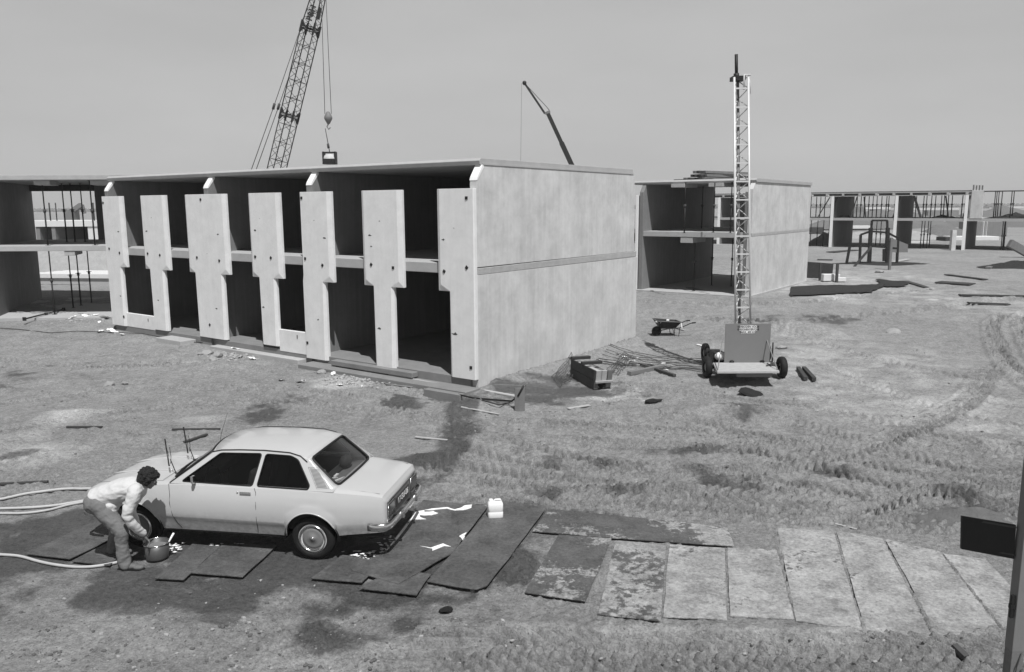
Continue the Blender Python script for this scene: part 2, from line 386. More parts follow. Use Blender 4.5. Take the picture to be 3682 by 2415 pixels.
    # mounds
    def mound(c,rx,ry,h,rot=0):
        dx=X-c.x;dy=Y-c.y; a=math.cos(rot)*dx+math.sin(rot)*dy; b=-math.sin(rot)*dx+math.cos(rot)*dy
        d=np.sqrt((a/rx)**2+(b/ry)**2); return h*np.clip(1-d,0,1)**1.2*(.8+.5*fbm(X*2,Y*2,3,77))
    Z=Z+mound(G(1700,965),2.2,1.0,.28)+mound(G(1100,950),1.0,.8,.2)+mound(G(110,1068),1.1,.6,.16)+mound(G(190,965),1.6,.6,.12)
    Z=Z+mound(G(1840,770),2.5,1.0,.4,-.5)+mound(G(500,855),1.2,.7,.12)+mound(G(60,800),2.5,1.2,.25)
    Z=Z+mound(G(1000,1075),1.5,.4,.12,.4)+mound(G(420,1470),1.2,.5,.1)+mound(G(1500,1150),2.2,.35,.12)
    # far dikes and hummocks
    far=np.clip((Y-85)/60,0,1)*np.clip((900-Y)/500,0,1)
    Z=Z+far*(fbm(X*.03,Y*.05,4,55)-.45)*2.2-far*.6
    return Z
def masks(X,Y):
    n=(fbm(X*1.9,Y*1.9,4,61)-.5)
    wet=np.zeros_like(X)
    for (px,py,rx,ry,s) in [(640,1300,560,95,1),(200,1240,280,60,.9),(1020,1270,260,105,1),(220,1360,330,70,.65),(620,1385,420,60,.65),(1700,1110,420,30,.34),(2150,1150,260,24,.28),(1350,1080,200,24,.34),(1650,1050,260,10,.4),(900,1200,260,40,1),(1330,1215,140,25,.8),(1120,1190,130,28,.7),
        (1240,915,170,22,1),(1330,905,150,25,.9),(1068,970,40,75,1.2),(950,930,50,18,.8),(1050,1035,45,40,1.1),(990,1075,80,16,1.0),(920,1115,90,20,1.0),(1120,925,120,16,.9),(850,1150,160,26,1),(640,950,60,30,.6),(370,1500,160,50,.0),
        (780,1480,110,28,.8),(900,1450,90,22,.6),(620,1150,420,20,.5),(1500,1060,60,8,.3),(1700,960,80,18,.6),(480,800,60,16,.0),(120,870,150,30,.35),(1850,745,160,14,.5),(2100,1070,120,14,.3),(60,1060,60,14,.5),(620,1010,60,12,.4),
        (1450,905,60,8,.8),(1200,1060,60,10,.5),(1300,1150,200,14,.4),(1600,1140,200,10,.45),(2280,1190,80,14,.6),(100,1260,120,30,.5)]:
        if s: wet=np.maximum(wet,s*blob(X,Y,px,py,rx,ry,.55))
    wet=np.clip(wet*1.25+n*2.4*np.clip(wet*4,0,1)-.10,0,1)
    pale=np.zeros_like(X)
    for (px,py,rx,ry,s) in [(75,1060,85,24,1),(160,970,70,14,.7),(30,1030,60,20,.6),(470,975,50,8,.6),(1440,905,45,12,1.2),(1410,925,80,6,1.1),(1290,895,80,6,.7),(800,890,60,12,.9),(2200,960,300,60,.5),(2000,860,300,80,.4),
        (200,1480,160,60,.5),(1700,1480,600,30,.45),(2250,700,200,30,.4),(600,1440,160,14,.5),(410,1345,22,6,.8),(1930,1400,220,60,.25),(700,1530,300,40,.4),(1900,650,250,30,.5),(340,1420,80,10,.5),(1950,690,60,10,.8)]:
        pale=np.maximum(pale,s*blob(X,Y,px,py,rx,ry,.6))
    pale=np.clip(pale+n*1.4*np.clip(pale*4,0,1)-.1,0,1)
    return wet,pale
def build_ground():
    a=np.concatenate([[-16,-9,-5,-3,-2,-1.5],np.arange(-1.2,-.78,.02),np.arange(-.78,.82,.0025),np.arange(.82,1.2,.02),[1.25,1.5,2,3,5,9,16]])
    ys=[-60,-30,-12,-4,0,2,3.5]; y=4.5
    while y<9000:
        ys.append(y)
        if y<6.8: y+=.06
        elif y<24: y*=1.0030
        elif y<60: y*=1.0065
        elif y<140: y*=1.02
        else: y*=1.12
    ys=np.array(ys); Yg,Ag=np.meshgrid(ys,a,indexing='ij'); S=np.maximum(Yg,5.0); X=(Ag*S).ravel(); Y=Yg.ravel()
    Z=terrain(X,Y); wet,pale=masks(X,Y)
    h,w=Yg.shape
    me=bpy.data.meshes.new('ground'); me.vertices.add(h*w); me.vertices.foreach_set('co',np.stack([X,Y,Z],1).ravel())
    i=np.arange(h-1)[:,None]*w+np.arange(w-1)[None,:]; q=np.stack([i,i+1,i+w+1,i+w],-1).reshape(-1,4)
    me.loops.add(q.size); me.loops.foreach_set('vertex_index',q.ravel().astype(np.int32))
    me.polygons.add(len(q)); me.polygons.foreach_set('loop_start',np.arange(0,q.size,4,dtype=np.int32)); me.polygons.foreach_set('loop_total',np.full(len(q),4,dtype=np.int32))
    me.polygons.foreach_set('use_smooth',np.ones(len(q),bool)); me.update(); me.validate()
    for nm,arr in (('wet',wet),('pale',pale)):
        at_=me.attributes.new(nm,'FLOAT','POINT'); at_.data.foreach_set('value',arr.astype(np.float32))
    o=bpy.data.objects.new('ground',me); COL.objects.link(o); o['kind']='structure'
    m=bpy.data.materials.new('site_mud'); m.use_nodes=True; n=m.node_tree; b=n.nodes['Principled BSDF']; L=n.links.new
    t=n.nodes.new('ShaderNodeTexCoord')
    def tx(s,d=6,r=.6,mp=None):
        q=n.nodes.new('ShaderNodeTexNoise'); q.inputs['Scale'].default_value=s; q.inputs['Detail'].default_value=d; q.inputs['Roughness'].default_value=r
        if mp:
            k=n.nodes.new('ShaderNodeMapping'); k.inputs['Scale'].default_value=mp; L(t.outputs['Object'],k.inputs[0]); L(k.outputs[0],q.inputs[0])
        else: L(t.outputs['Object'],q.inputs[0])
        return q.outputs[0]
    def mt(op,*xs):
        q=n.nodes.new('ShaderNodeMath'); q.operation=op
        for i,x in enumerate(xs):
            if isinstance(x,(int,float)): q.inputs[i].default_value=x
            else: L(x,q.inputs[i])
        return q.outputs[0]
    v=mt('ADD',mt('MULTIPLY',mt('SUBTRACT',tx(.28,5),.5),.55),mt('MULTIPLY',mt('SUBTRACT',tx(2.2,8,.65),.5),.95))
    v=mt('ADD',v,mt('MULTIPLY',mt('SUBTRACT',tx(12,6,.75),.5),1.7))
    v=mt('ADD',v,mt('MULTIPLY',mt('SUBTRACT',tx(.05,4),.5),.4))
    v=mt('ADD',v,mt('MULTIPLY',mt('SUBTRACT',tx(38,4,.75),.5),1.5))
    v=mt('MULTIPLY',mt('ADD',v,1.0),.270)
    # small dark clods and stones
    ck=mt('GREATER_THAN',tx(30,3,.65),.64); v=mt('MULTIPLY',v,mt('SUBTRACT',1.0,mt('MULTIPLY',ck,.45)))
    aw=n.nodes.new('ShaderNodeAttribute'); aw.attribute_name='wet'; ap=n.nodes.new('ShaderNodeAttribute'); ap.attribute_name='pale'
    wv=mt('ADD',aw.outputs['Fac'],mt('MULTIPLY',mt('SUBTRACT',tx(9,7,.75),.5),1.3)); 
    mrn=n.nodes.new('ShaderNodeMapRange'); L(wv,mrn.inputs[0]); mrn.inputs[1].default_value=.30; mrn.inputs[2].default_value=.85; wv=mrn.outputs[0]
    v=mt('MULTIPLY',v,mt('SUBTRACT',1.0,mt('MULTIPLY',wv,.64)))
    v=mt('MULTIPLY',v,mt('ADD',1.0,mt('MULTIPLY',ap.outputs['Fac'],.75)))
    v=mt('MAXIMUM',v,.015)
    c=n.nodes.new('ShaderNodeCombineColor'); [L(v,c.inputs[i]) for i in range(3)]; L(c.outputs[0],b.inputs['Base Color'])
    b.inputs['Specular IOR Level'].default_value=.25
    L(mt('SUBTRACT',.95,mt('MULTIPLY',wv,.4)),b.inputs['Roughness'])
    bp=n.nodes.new('ShaderNodeBump'); bp.inputs['Strength'].default_value=1.0; bp.inputs['Distance'].default_value=.045
    hh=mt('ADD',mt('ADD',tx(22,8,.75),mt('MULTIPLY',tx(7,4,.6),.5)),mt('MULTIPLY',tx(55,4,.7),.5)); L(hh,bp.inputs['Height']); L(bp.outputs[0],b.inputs['Normal'])
    me.materials.append(m); return o
ground=build_ground()
_gk=(ground.data.vertices)
def gz(x,y): return float(terrain(np.array([x]),np.array([y]))[0])
def GT(px,py,dz=0.0):
    p=G(px,py); p.z=gz(p.x,p.y)+dz; return p

# track boards
def board_mat(wet,i):
    m=bpy.data.materials.new('track_board_%02d'%i); m.use_nodes=True; n=m.node_tree; b=n.nodes['Principled BSDF']; L=n.links.new
    t=n.nodes.new('ShaderNodeTexCoord')
    mp=n.nodes.new('ShaderNodeMapping'); mp.inputs['Location'].default_value=(i*3.7,i*1.9,0); L(t.outputs['Object'],mp.inputs[0])
    def tx(s,d=5,r=.6):
        q=n.nodes.new('ShaderNodeTexNoise'); q.inputs['Scale'].default_value=s; q.inputs['Detail'].default_value=d; q.inputs['Roughness'].default_value=r; L(mp.outputs[0],q.inputs[0]); return q.outputs[0]
    def mt(op,*xs):
        q=n.nodes.new('ShaderNodeMath'); q.operation=op
        for k,x in enumerate(xs):
            if isinstance(x,(int,float)): q.inputs[k].default_value=x
            else: L(x,q.inputs[k])
        return q.outputs[0]
    w=mt('ADD',tx(1.1,3),mt('MULTIPLY',mt('SUBTRACT',tx(11,5,.75),.5),.75))
    thr={True:-1}.get(wet>=.9, .69-wet*.36)
    mr_=n.nodes.new('ShaderNodeMapRange'); L(w,mr_.inputs[0]); mr_.inputs[1].default_value=thr; mr_.inputs[2].default_value=thr+.07
    wv=mr_.outputs[0]
    v=mt('ADD',mt('MULTIPLY',mt('SUBTRACT',tx(2.2,7,.7),.5),1.7),mt('MULTIPLY',mt('SUBTRACT',tx(24,4,.7),.5),1.7)); v=mt('ADD',v,1.0)
    pz=n.nodes.new('ShaderNodeMapRange'); L(tx(1.7,5,.7),pz.inputs[0]); pz.inputs[1].default_value=.5; pz.inputs[2].default_value=.56; pz.inputs[3].default_value=1.0; pz.inputs[4].default_value=.80; v=mt('MULTIPLY',v,pz.outputs[0])
    v=mt('MULTIPLY',v,mt('SUBTRACT',.34,mt('MULTIPLY',wv,.235)))
    v=mt('MAXIMUM',v,.012)
    c=n.nodes.new('ShaderNodeCombineColor'); [L(v,c.inputs[k]) for k in range(3)]; L(c.outputs[0],b.inputs['Base Color'])
    L(mt('SUBTRACT',.9,mt('MULTIPLY',wv,.42)),b.inputs['Roughness']); b.inputs['Specular IOR Level'].default_value=.3
    bp=n.nodes.new('ShaderNodeBump'); bp.inputs['Strength'].default_value=.9; bp.inputs['Distance'].default_value=.03; L(tx(30,6,.7),bp.inputs['Height']); L(bp.outputs[0],b.inputs['Normal'])
    return m
for i,((poly,wet,pl,lab,lift),W3) in enumerate(zip(MATS,MATW)):
    b=MB(); c=sum(W3,Vector())/len(W3); th=.009
    # dense edge so the board can be slightly bowed and ragged
    pts=[]
    for k in range(len(W3)):
        a_,b_=W3[k],W3[(k+1)%len(W3)]
        nseg=7
        for s_ in range(nseg):
            p=a_.lerp(b_,s_/nseg); d=(p-c).normalized()
            j=(mnoise.noise(Vector((p.x*2.3,p.y*2.3,i)))) *.018
            pts.append(p+d*j)
    def zt(p):
        d=(p-c); near=max(0,-d.y)/1.0
        return (.012 if wet>.6 else -.004)+.0016*(17-i)+lift*.55*near*(.6+.8*mnoise.noise(Vector((p.x*1.1,p.y*1.1,3.3+i)))) + .004
    n=len(pts); top=[Vector((p.x,p.y,zt(p)+th)) for p in pts]; bot=[Vector((p.x,p.y,zt(p)-.001)) for p in pts]
    rings=[]
    for f in (1,.97,.66,.33):
        rings.append([Vector((c.x+(p.x-c.x)*f,c.y+(p.y-c.y)*f,.016*0+(.012 if wet>.6 else -.004)+.0016*(17-i)+th+.004+(t_.z-((.016 if wet>.6 else .0)+.0016*(17-i)+th))*(f**1.5))) for p,t_ in zip(pts,top)])
    vs=[v for r in rings for v in r]+[Vector((c.x,c.y,rings[-1][0].z*.5+rings[-1][n//2].z*.5))]
    fs=[(r*n+k,r*n+(k+1)%n,(r+1)*n+(k+1)%n,(r+1)*n+k) for r in range(3) for k in range(n)]+[(3*n+k,3*n+(k+1)%n,4*n) for k in range(n)]
    o=len(vs); vs+=bot; fs+=[(k,(k+1)%n,o+(k+1)%n,o+k) for k in range(n)]; fs.append(tuple(o+k for k in range(n)))
    b.add(vs,fs); ob=b.build('track_board',board_mat(wet,i)); tag(ob,lab,'board','boards laid on the mud as a track')

# ------------------------------------------------------------ concrete shells
# local frame of a shell: x to the right along the front, y into the building, z up; u = -x is the distance leftwards from the right end
OM=Vector((-.883,18.704,0)); YAW=math.atan2(-.58447,.81142)
def anchor(b,x,z,y,s,rot):   # small square plate with its nut
    c=math.cos(rot)*s;d=math.sin(rot)*s
    pts=[(x+c,z+d),(x-d,z+c),(x-c,z-d),(x+d,z-c)]
    b.prism(pts,y,y-.012,lambda a,e,t:Vector((a,t,e)))
    b.tube([(x,y-.01,z),(x,y-.026,z)],.014,6)
def facade_panel(parent,name,uL,uR,sL,sR,z0,bolts,zt=4.82,zn=2.38,notchL=True,notchR=True,splL=.1,splR=.14,label=None,marks=()):
    """upper width uL..uR, stem sL..sR (u grows to the left)"""
    # outline at the back (full) and at the face (inset by the splays), viewed from the front, going round
    def outl(iL,iR,face):
        e=.16 if face else 0
        p=[(uL-iL,zt),(uR+iR,zt)]
        if notchR: p+=[(uR+iR,zn+e),(sR+(iR*.5 if face else 0),zn)]
        else: p+=[(uR+iR,zn+e),(sR+iR,zn)]
        p+=[(sR+(iR if face else 0)*(.75 if notchR else 1),z0),(sL-(iL if face else 0)*(.75 if notchL else 1),z0)]
        if notchL: p+=[(sL-(iL*.5 if face else 0),zn),(uL-iL,zn+e)]
        else: p+=[(sL-iL,zn),(uL-iL,zn+e)]
        return p
    bk=outl(0,0,False); fc=outl(splL if notchL else .012,splR if notchR else .012,True)
    n=len(bk); b=MB()
    vs=[Vector((-a,.125,z)) for a,z in bk]+[Vector((-a,.045,z)) for a,z in bk]+[Vector((-a,0,z)) for a,z in fc]
    fs=[tuple(range(n)),tuple(range(2*n,3*n))[::-1]]
    for k in range(n):
        j=(k+1)%n
        fs+=[(k,j,n+j,n+k),(n+k,n+j,2*n+j,2*n+k)]
    b.add(vs,fs); o=b.build(name,M['panel'],parent,bevel=.006)
    if label: o['label']=label
    for (u,z,rot) in bolts:
        m=MB(); anchor(m,-u,z,0,.052,rot); m.build('anchor_plate',M['bolt'],o)
    for (u,z,s) in marks:
        m=MB(); 
        pts=[]
        for k in range(9):
            a=2*math.pi*k/9; r=s*(.5+random.random()); pts.append((-u+math.cos(a)*r*1.6,z+math.sin(a)*r*.7))
        m.prism(pts,.002,-.003,lambda a,e,t:Vector((a,t,e))); m.build('spalled_patch',M['rust'],o)
    return o
def wall_profile(front=0.0,zt=5.36,back=8.25,z0=-.25,ch=.22,chz=.33,backch=0):
    p=[(front,z0),(front,zt-chz),(front+.03,zt-chz+.05),(front+ch,zt),(back-backch,zt)]
    if backch: p+=[(back,zt-chz)]
    p+=[(back,z0)]
    return p
def mk_wall(parent,name,u0,u1,prof,m,sh=0.0):
    b=MB(); b.prism(prof,-u0,-u1,lambda a,z,t:Vector((t+sh*a,a,z))); return b.build(name,m,parent,bevel=.01)

main=empty('concrete_house_shell',OM,YAW,'large concrete shell in the middle with a blank end wall and seven pale facade panels','building')
# end wall in two lifts with the joint strip between them
def prism_w(poly,u0,u1,m,name): return mk_wall(main,name,u0,u1,poly,m)
prism_w([(.13,.0-.25),(.13,2.80),(8.37,2.80),(8.37,-.25)],0,.2,M['wall'],'end_wall_lower')
prism_w([(.15,2.80),(.15,2.96),(8.30,2.98),(8.30,2.81)],-.004,.2,M['wall_dark'],'joint_strip')
prism_w([(.13,2.98),(.13,5.03),(.16,5.08),(.36,5.36),(8.02,5.36),(8.10,5.28),(8.16,2.98)],.004,.2,M['wall'],'end_wall_upper')
b=MB(); b.box(-.06,.012,.36,8.0,5.362,5.40); b.build('wall_coping',M['slab'],main)
# pale chamfer caps on the wall heads
for u0,u1 in ((0,.2),(5.76,5.96),(10.55,10.76),(16.5,16.7)):
    b=MB(); b.prism([(.118,5.0),(.150,5.085),(.36,5.372),(.42,5.372),(.42,5.30),(.17,5.0)],-u0+.006,-u1-.006,lambda a,z,t:Vector((t,a,z))); b.build('wall_head',M['lightcrete'],main,bevel=.01)
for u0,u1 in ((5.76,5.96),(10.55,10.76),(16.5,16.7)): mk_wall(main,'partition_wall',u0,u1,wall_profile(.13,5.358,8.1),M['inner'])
def slabs(parent,u0,u1,zs,y0,y1,name,m,over=0,bev=.012):
    b=MB(); b.box(-u1,-u0,y0,y1,zs[0],zs[1]); return b.build(name,m,parent,bevel=bev)
for u0,u1 in ((.205,5.755),(5.965,10.545),(10.765,16.495)):
    slabs(main,u0,u1,(2.80,3.05),.127,8.1,'floor_slab',M['slab'])
    slabs(main,u0,u1,(.02,.30),.06,8.1,'ground_slab',M['slab_dirty'])
for u0,u1 in ((.02,5.9),(5.905,10.7),(10.705,16.75)):
    b=MB(); b.prism([(.30,5.363),(.27,5.46),(.33,5.52),(8.0,5.52),(8.02,5.363)],-u0,-u1,lambda a,z,t:Vector((t,a,z))); b.build('roof_slab',M['slab'],main,bevel=.01)
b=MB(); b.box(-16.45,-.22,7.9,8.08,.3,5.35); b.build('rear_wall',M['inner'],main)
b=MB(); b.box(-.16,-.04,8.17,8.32,.2,2.78);  b.build('rear_panel',M['lightcrete'],main,bevel=.01)
# foundation edge, ledge, box-out
b=MB(); b.box(-5.9,.1,-.50,.055,-.4,.10); b.build('foundation_beam',M['slab_dirty'],main,bevel=.015)
b=MB(); b.box(-4.9,-1.9,-.18,.05,.131,.27); b.build('foundation_step',M['slab_dirty'],main,bevel=.015)
b=MB(); b.box(-1.0,.12,-.75,-.555,-.3,.08); b.box(-.42,-.14,-.752,-.745,-.08,.03); b.build('kerb_block',M['slab_dirty'],main,bevel=.01)
b=MB(); b.box(-10.4,-6.2,-.25,.055,-.3,.14); b.box(-13.0,-11.6,-.5,.055,-.3,.2); b.build('foundation_beam',M['slab'],main,bevel=.015)
D=R(45)
facade_panel(main,'facade_panel',1.14,0.0,.79,0.0,.28,[(.20,4.6,D),(.22,2.98,R(5)),(.92,2.86,R(12)),(.13,.58,D)],notchR=False,marks=[(.93,3.62,.035),(.60,3.9,.012),(.62,1.35,.05)])
facade_panel(main,'facade_panel',3.72,2.30,3.38,2.65,.23,[(2.62,2.88,D),(3.40,2.93,R(8))],marks=[(3.42,3.68,.035),(3.38,3.4,.022),(3.18,1.27,.035),(3.05,4.05,.015)])
facade_panel(main,'facade_panel',6.10,4.88,6.13,5.24,.18,[(6.02,4.66,D),(5.98,3.0,R(40)),(5.28,2.84,R(15)),(6.05,.62,D)],notchL=False,marks=[(5.15,3.58,.03),(5.55,4.05,.012),(5.55,1.32,.03)])
facade_panel(main,'facade_panel',8.43,7.02,8.11,7.35,.38,[(8.20,2.98,R(10)),(7.48,2.97,R(8))],marks=[(8.15,3.75,.03),(7.9,4.1,.012),(7.95,1.5,.03)])
facade_panel(main,'facade_panel',11.66,9.54,11.34,9.88,.33,[(10.75,4.66,R(20)),(11.15,2.86,R(35)),(9.98,2.8,R(25)),(10.7,.75,R(10))],marks=[(9.98,3.6,.03),(10.6,3.0,.015),(10.3,1.3,.03)])
facade_panel(main,'facade_panel',14.25,12.77,13.96,13.12,.33,[(13.98,2.9,R(20)),(13.25,2.87,R(10))],marks=[(13.95,3.65,.045),(13.6,4.1,.012),(13.55,1.35,.03)])
facade_panel(main,'facade_panel',16.69,15.42,16.68,15.76,.28,[(16.6,4.6,R(10)),(16.45,3.0,R(30)),(15.78,2.87,R(10)),(15.85,.62,R(3))],notchL=False,marks=[(15.75,3.6,.03),(15.95,1.35,.025)])
for u0,u1,z1,lab in ((6.14,7.35,.89,'low pale sill panel between the third and fourth facade panels'),(13.96,15.76,.76,'low pale sill panel at the far left bay')):
    b=MB(); b.box(-u1,-u0,.05,.15,.25 if u0<9 else .28,z1); o=b.build('sill_panel',M['panel'],main,bevel=.006); o['label']=lab
    m=MB(); m.bar((-u0-.4,.045,z1-.2),(-u0-.4,.045,z1-.1),.02); m.build('lifting_slot',M['bolt'],o)
# --- second shell
Q=Vector((10.72,35.85,0))
s2=empty('concrete_house_shell',Q,YAW,'single bay two storey concrete shell behind the lattice mast, open at front and back','building')
zb=.40
def wp2(b1=9.1,z0=.0,ch=.25): return [(0,z0),(0,5.05),(.28,5.43),(b1-.2,5.43),(b1,5.2),(b1,z0)]
mk_wall(s2,'end_wall',0,.2,[(0,-.1),(0,3.02),(9.1,3.02),(9.1,-.1)],M['wall'])
mk_wall(s2,'joint_strip',-.008,.2,[(.02,3.02),(.02,3.16),(9.05,3.16),(9.05,3.02)],M['wall_dark'])
mk_wall(s2,'end_wall',0.003,.2,[(0,3.16),(0,5.12),(.28,5.43),(8.9,5.43),(9.08,5.2),(9.1,3.16)],M['wall'])
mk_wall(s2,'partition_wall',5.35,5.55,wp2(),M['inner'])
slabs(s2,.205,5.345,(2.95,3.2),.02,8.9,'floor_slab',M['slab']); slabs(s2,-.05,5.6,(.0,.36),-.25,9.0,'ground_slab',M['slab'])
b=MB(); b.prism([(.25,5.433),(.2,5.52),(.28,5.6),(9.0,5.6),(9.0,5.433)],.05,-6.2,lambda a,z,t:Vector((t,a,z))); b.build('roof_slab',M['slab'],s2,bevel=.01)
b=MB(); b.box(-.34,-.22,-.02,.12,.36,5.0); b.build('front_post',M['midsteel'],s2)
for x0,x1,z0,z1 in ((-3.95,-3.3,5.26,5.43),(-2.1,-1.45,5.26,5.43),(-3.4,-2.8,2.68,2.94)):
    b=MB(); b.box(x0,x1,.04,1.6,z0,z1); b.build('formwork_beam',M['timber_pale'],s2)
b=MB(); b.box(-5.75,-5.62,-.02,.2,.3,4.9); b.build('edge_panel',M['lightcrete'],s2,bevel=.01)

# --- left block
AL=R(2); e1=Vector((math.cos(AL),math.sin(AL),0)); P0=Vector((-14.2,30.85,0)); SH=-.28
s3=empty('concrete_house_shell',P0,AL,'open two storey concrete shell at the left edge, propped inside with thin steel props','building')
b=MB(); b.prism([(0,.0),(0,5.1),(.3,5.48),(6.6,5.48),(6.6,.0)],-5.95,-5.75,lambda a,z,t:Vector((t+SH*a,a,z))); b.build('partition_wall',M['inner'],s3,bevel=.01)
def shbox(x0,x1,y0,y1,z0,z1,m,name,par=s3):
    b=MB(); vs=[Vector((x+SH*y,y,z)) for z in (z0,z1) for y in (y0,y1) for x in (x0,x1)]
    b.add(vs,[(0,2,3,1),(4,5,7,6),(0,1,5,4),(2,6,7,3),(0,4,6,2),(1,3,7,5)]); return b.build(name,m,par,bevel=.01)
shbox(-12,-5.95,.0,6.5,2.80,3.0,M['slab'],'floor_slab'); shbox(-5.75,1.2,.0,6.5,2.80,3.0,M['slab'],'floor_slab')
shbox(-12,1.6,-.1,6.8,5.483,5.66,M['slab'],'roof_slab'); shbox(-12,1.3,-.35,6.7,-.1,.27,M['slab'],'ground_slab')
shbox(-2.85,1.6,6.2,6.4,3.0,5.48,M['inner'],'rear_wall')
shbox(-5.75,-2.86,6.25,6.4,5.2,5.48,M['timber_dark'],'formwork_beam')
for x0,x1,z0,z1 in ((-3.9,-3.3,5.3,5.48),(-1.8,-.9,5.3,5.48),(-3.0,-2.6,2.62,2.8),(-.9,-.5,2.62,2.8)): shbox(x0,x1,.03,1.4,z0,z1,M['timber_pale'],'formwork_beam')
# --- far row
F0=Vector((39.37,69.58,0))
s4=empty('concrete_house_row',F0,YAW,'long far row of open concrete bays crossing the right background, full of props','building')
for k,(lab) in enumerate(range(6)):
    u=5.55*(k-1)
    prof=[(0,.1),(0,5.15),(.25,5.5),(8.2,5.5),(8.2,.1)]
    if k==0: prof=[(0,.1),(0,3.0),(8.2,3.0),(8.2,.1)]
    mk_wall(s4,'partition_wall',u,u+.2,prof,M['inner'] if k else M['inner'])
    b=MB(); b.box(-u-.22,-u+.02,-.03,.10,.1,5.2 if k else 3.1); b.build('wall_head',M['lightcrete'],s4)
b=MB(); b.box(-27.9,14,.03,8.2,2.98,3.2); b.build('floor_slab',M['slab'],s4)
b=MB(); b.box(-27.9,14,-.3,8.4,.0,.35); b.build('ground_slab',M['slab_dirty'],s4)
b=MB(); b.box(-27.9,.3,.2,8.3,5.5,5.62); b.build('roof_formwork',M['timber'],s4)
b=MB()
x=-27.5
while x<0: b.box(x,x+1.15,.1,.3,5.25,5.45); x+=1.45
b.build('formwork_beam',M['timber_dark'],s4)
b=MB(); b.box(-27.8,.2,.02,.09,5.45,5.52); b.box(-27.8,.2,.02,.09,5.19,5.25); 
x=-27.6
while x<0: b.box(x-.2,x,.0,.08,5.24,5.46); x+=1.45
b.build('formwork_rail',M['timber_pale'],s4)
b=MB(); b.box(.21,1.15,.0,.2,3.2,5.6); b.build('end_panel',M['wall'],s4,bevel=.02)
b=MB(); [b.box(.25+i*.22,.36+i*.22,.05,.2,5.6,5.6+.35+.3*random.random()) for i in range(4)]; b.build('starter_planks',M['timber'],s4)
b=MB(); b.box(6.6,11,.2,.4,3.2,5.4); b.build('gable_panel',M['wall'],s4)
b=MB(); b.box(6.4,11,.1,.19,4.6,4.85); b.build('formwork_rail',M['midsteel'],s4)
b=MB(); b.box(6.2,6.34,-.05,.1,.3,5.6); b.box(1.15,6.5,-.03,.05,5.45,5.54); b.build('formwork_frame',M['steel'],s4)
b=MB(); b.tube([(5.6,-.2,3.3),(8.4,-.6,5.1)],.14,10); b.build('pale_strut',M['white'],s4)
b=MB(); b.tube([(6.6,-.15,3.3),(7.4,-.45,4.5)],.05,8); b.build('small_strut',M['white'],s4)

# --- steel props
def make_prop(h,name='steel_prop',detail=True):
    e=empty(name)
    b=MB(); b.tube([(0,0,.008),(0,0,h*.53)],.030,8); b.box(-.07,.07,-.07,.07,0,.01); b.build('outer_tube',M['steel'],e)
    b=MB(); b.tube([(0,0,h*.53),(0,0,h-.01)],.024,8); b.box(-.07,.07,-.07,.07,h-.01,h); b.build('inner_tube',M['steel'],e)
    b=MB(); b.tube([(0,0,h*.51),(0,0,h*.51+.13)],.052,8); b.tube([(-.11,0,h*.55),(.11,0,h*.55)],.012,6); b.build('collar',M['rust'],e)
    return e
def put_props(proto,lst,grp,cat='prop'):
    for i,(p,tilt,rz,lab) in enumerate(lst):
        o=proto if i==0 else copy_tree(proto)
        o.location=p; o.rotation_euler=(tilt[0],tilt[1],rz); tag(o,lab,cat,grp)
        if 'far row' in grp: o.scale=(1.5,1.5,1)
def l3(x,y,z): return P0+e1*x+Vector((-e1.y,e1.x,0))*y+Vector((0,0,z))
def on3(px,py_base,z):      # a foot standing on a slab of the left shell, found by its place in the plan
    d=ray(px,py_base); t=(z-CAMH)/d[2]; p=d*t; return Vector((p[0],p[1],z))
def ql(x,y): return (x*900/2007/K,(550+y*900/2007)/K)
up=[on3(*ql(385,740),3.0),on3(*ql(537,712),3.0),on3(*ql(603,712),3.0),on3(*ql(683,712),3.0),on3(*ql(762,738),3.0)]
def nth(i): return ['first','second','third','fourth','fifth','sixth','seventh','eighth','ninth','tenth','eleventh','twelfth','thirteenth','fourteenth','fifteenth','sixteenth','seventeenth','eighteenth','nineteenth','twentieth','twenty first','twenty second','twenty third','twenty fourth','twenty fifth','twenty sixth','twenty seventh'][i]
names=['nearest the shaded wall','second from the shaded wall','in the middle of the five','fourth from the shaded wall','closest to the first facade panel']
put_props(make_prop(2.47),[(p,(0,0),.3*i,'prop upstairs in the left shell, '+names[i]) for i,p in enumerate(up)],'props on the upper floor of the left shell')
lo=[on3(*ql(440,1293),.27),on3(*ql(588,1240),.27),on3(*ql(650,1220),.27),on3(*ql(735,1200),.27)]
names=['at the slab edge','left of the thick one','thickest and darkest','closest to the facade panel']
put_props(make_prop(2.52),[(p,(0,0),.3*i,'prop downstairs in the left shell, '+names[i]) for i,p in enumerate(lo)],'props on the ground floor of the left shell')
o=make_prop(2.9); tag(o,'steel prop lying on the slab of the left shell with its foot sticking out','prop')
pa=on3(*ql(195,1330),.33); pb=on3(*ql(740,1195),.33); o.location=pa; o.rotation_euler=(pb-pa).to_track_quat('Z','Y').to_euler()
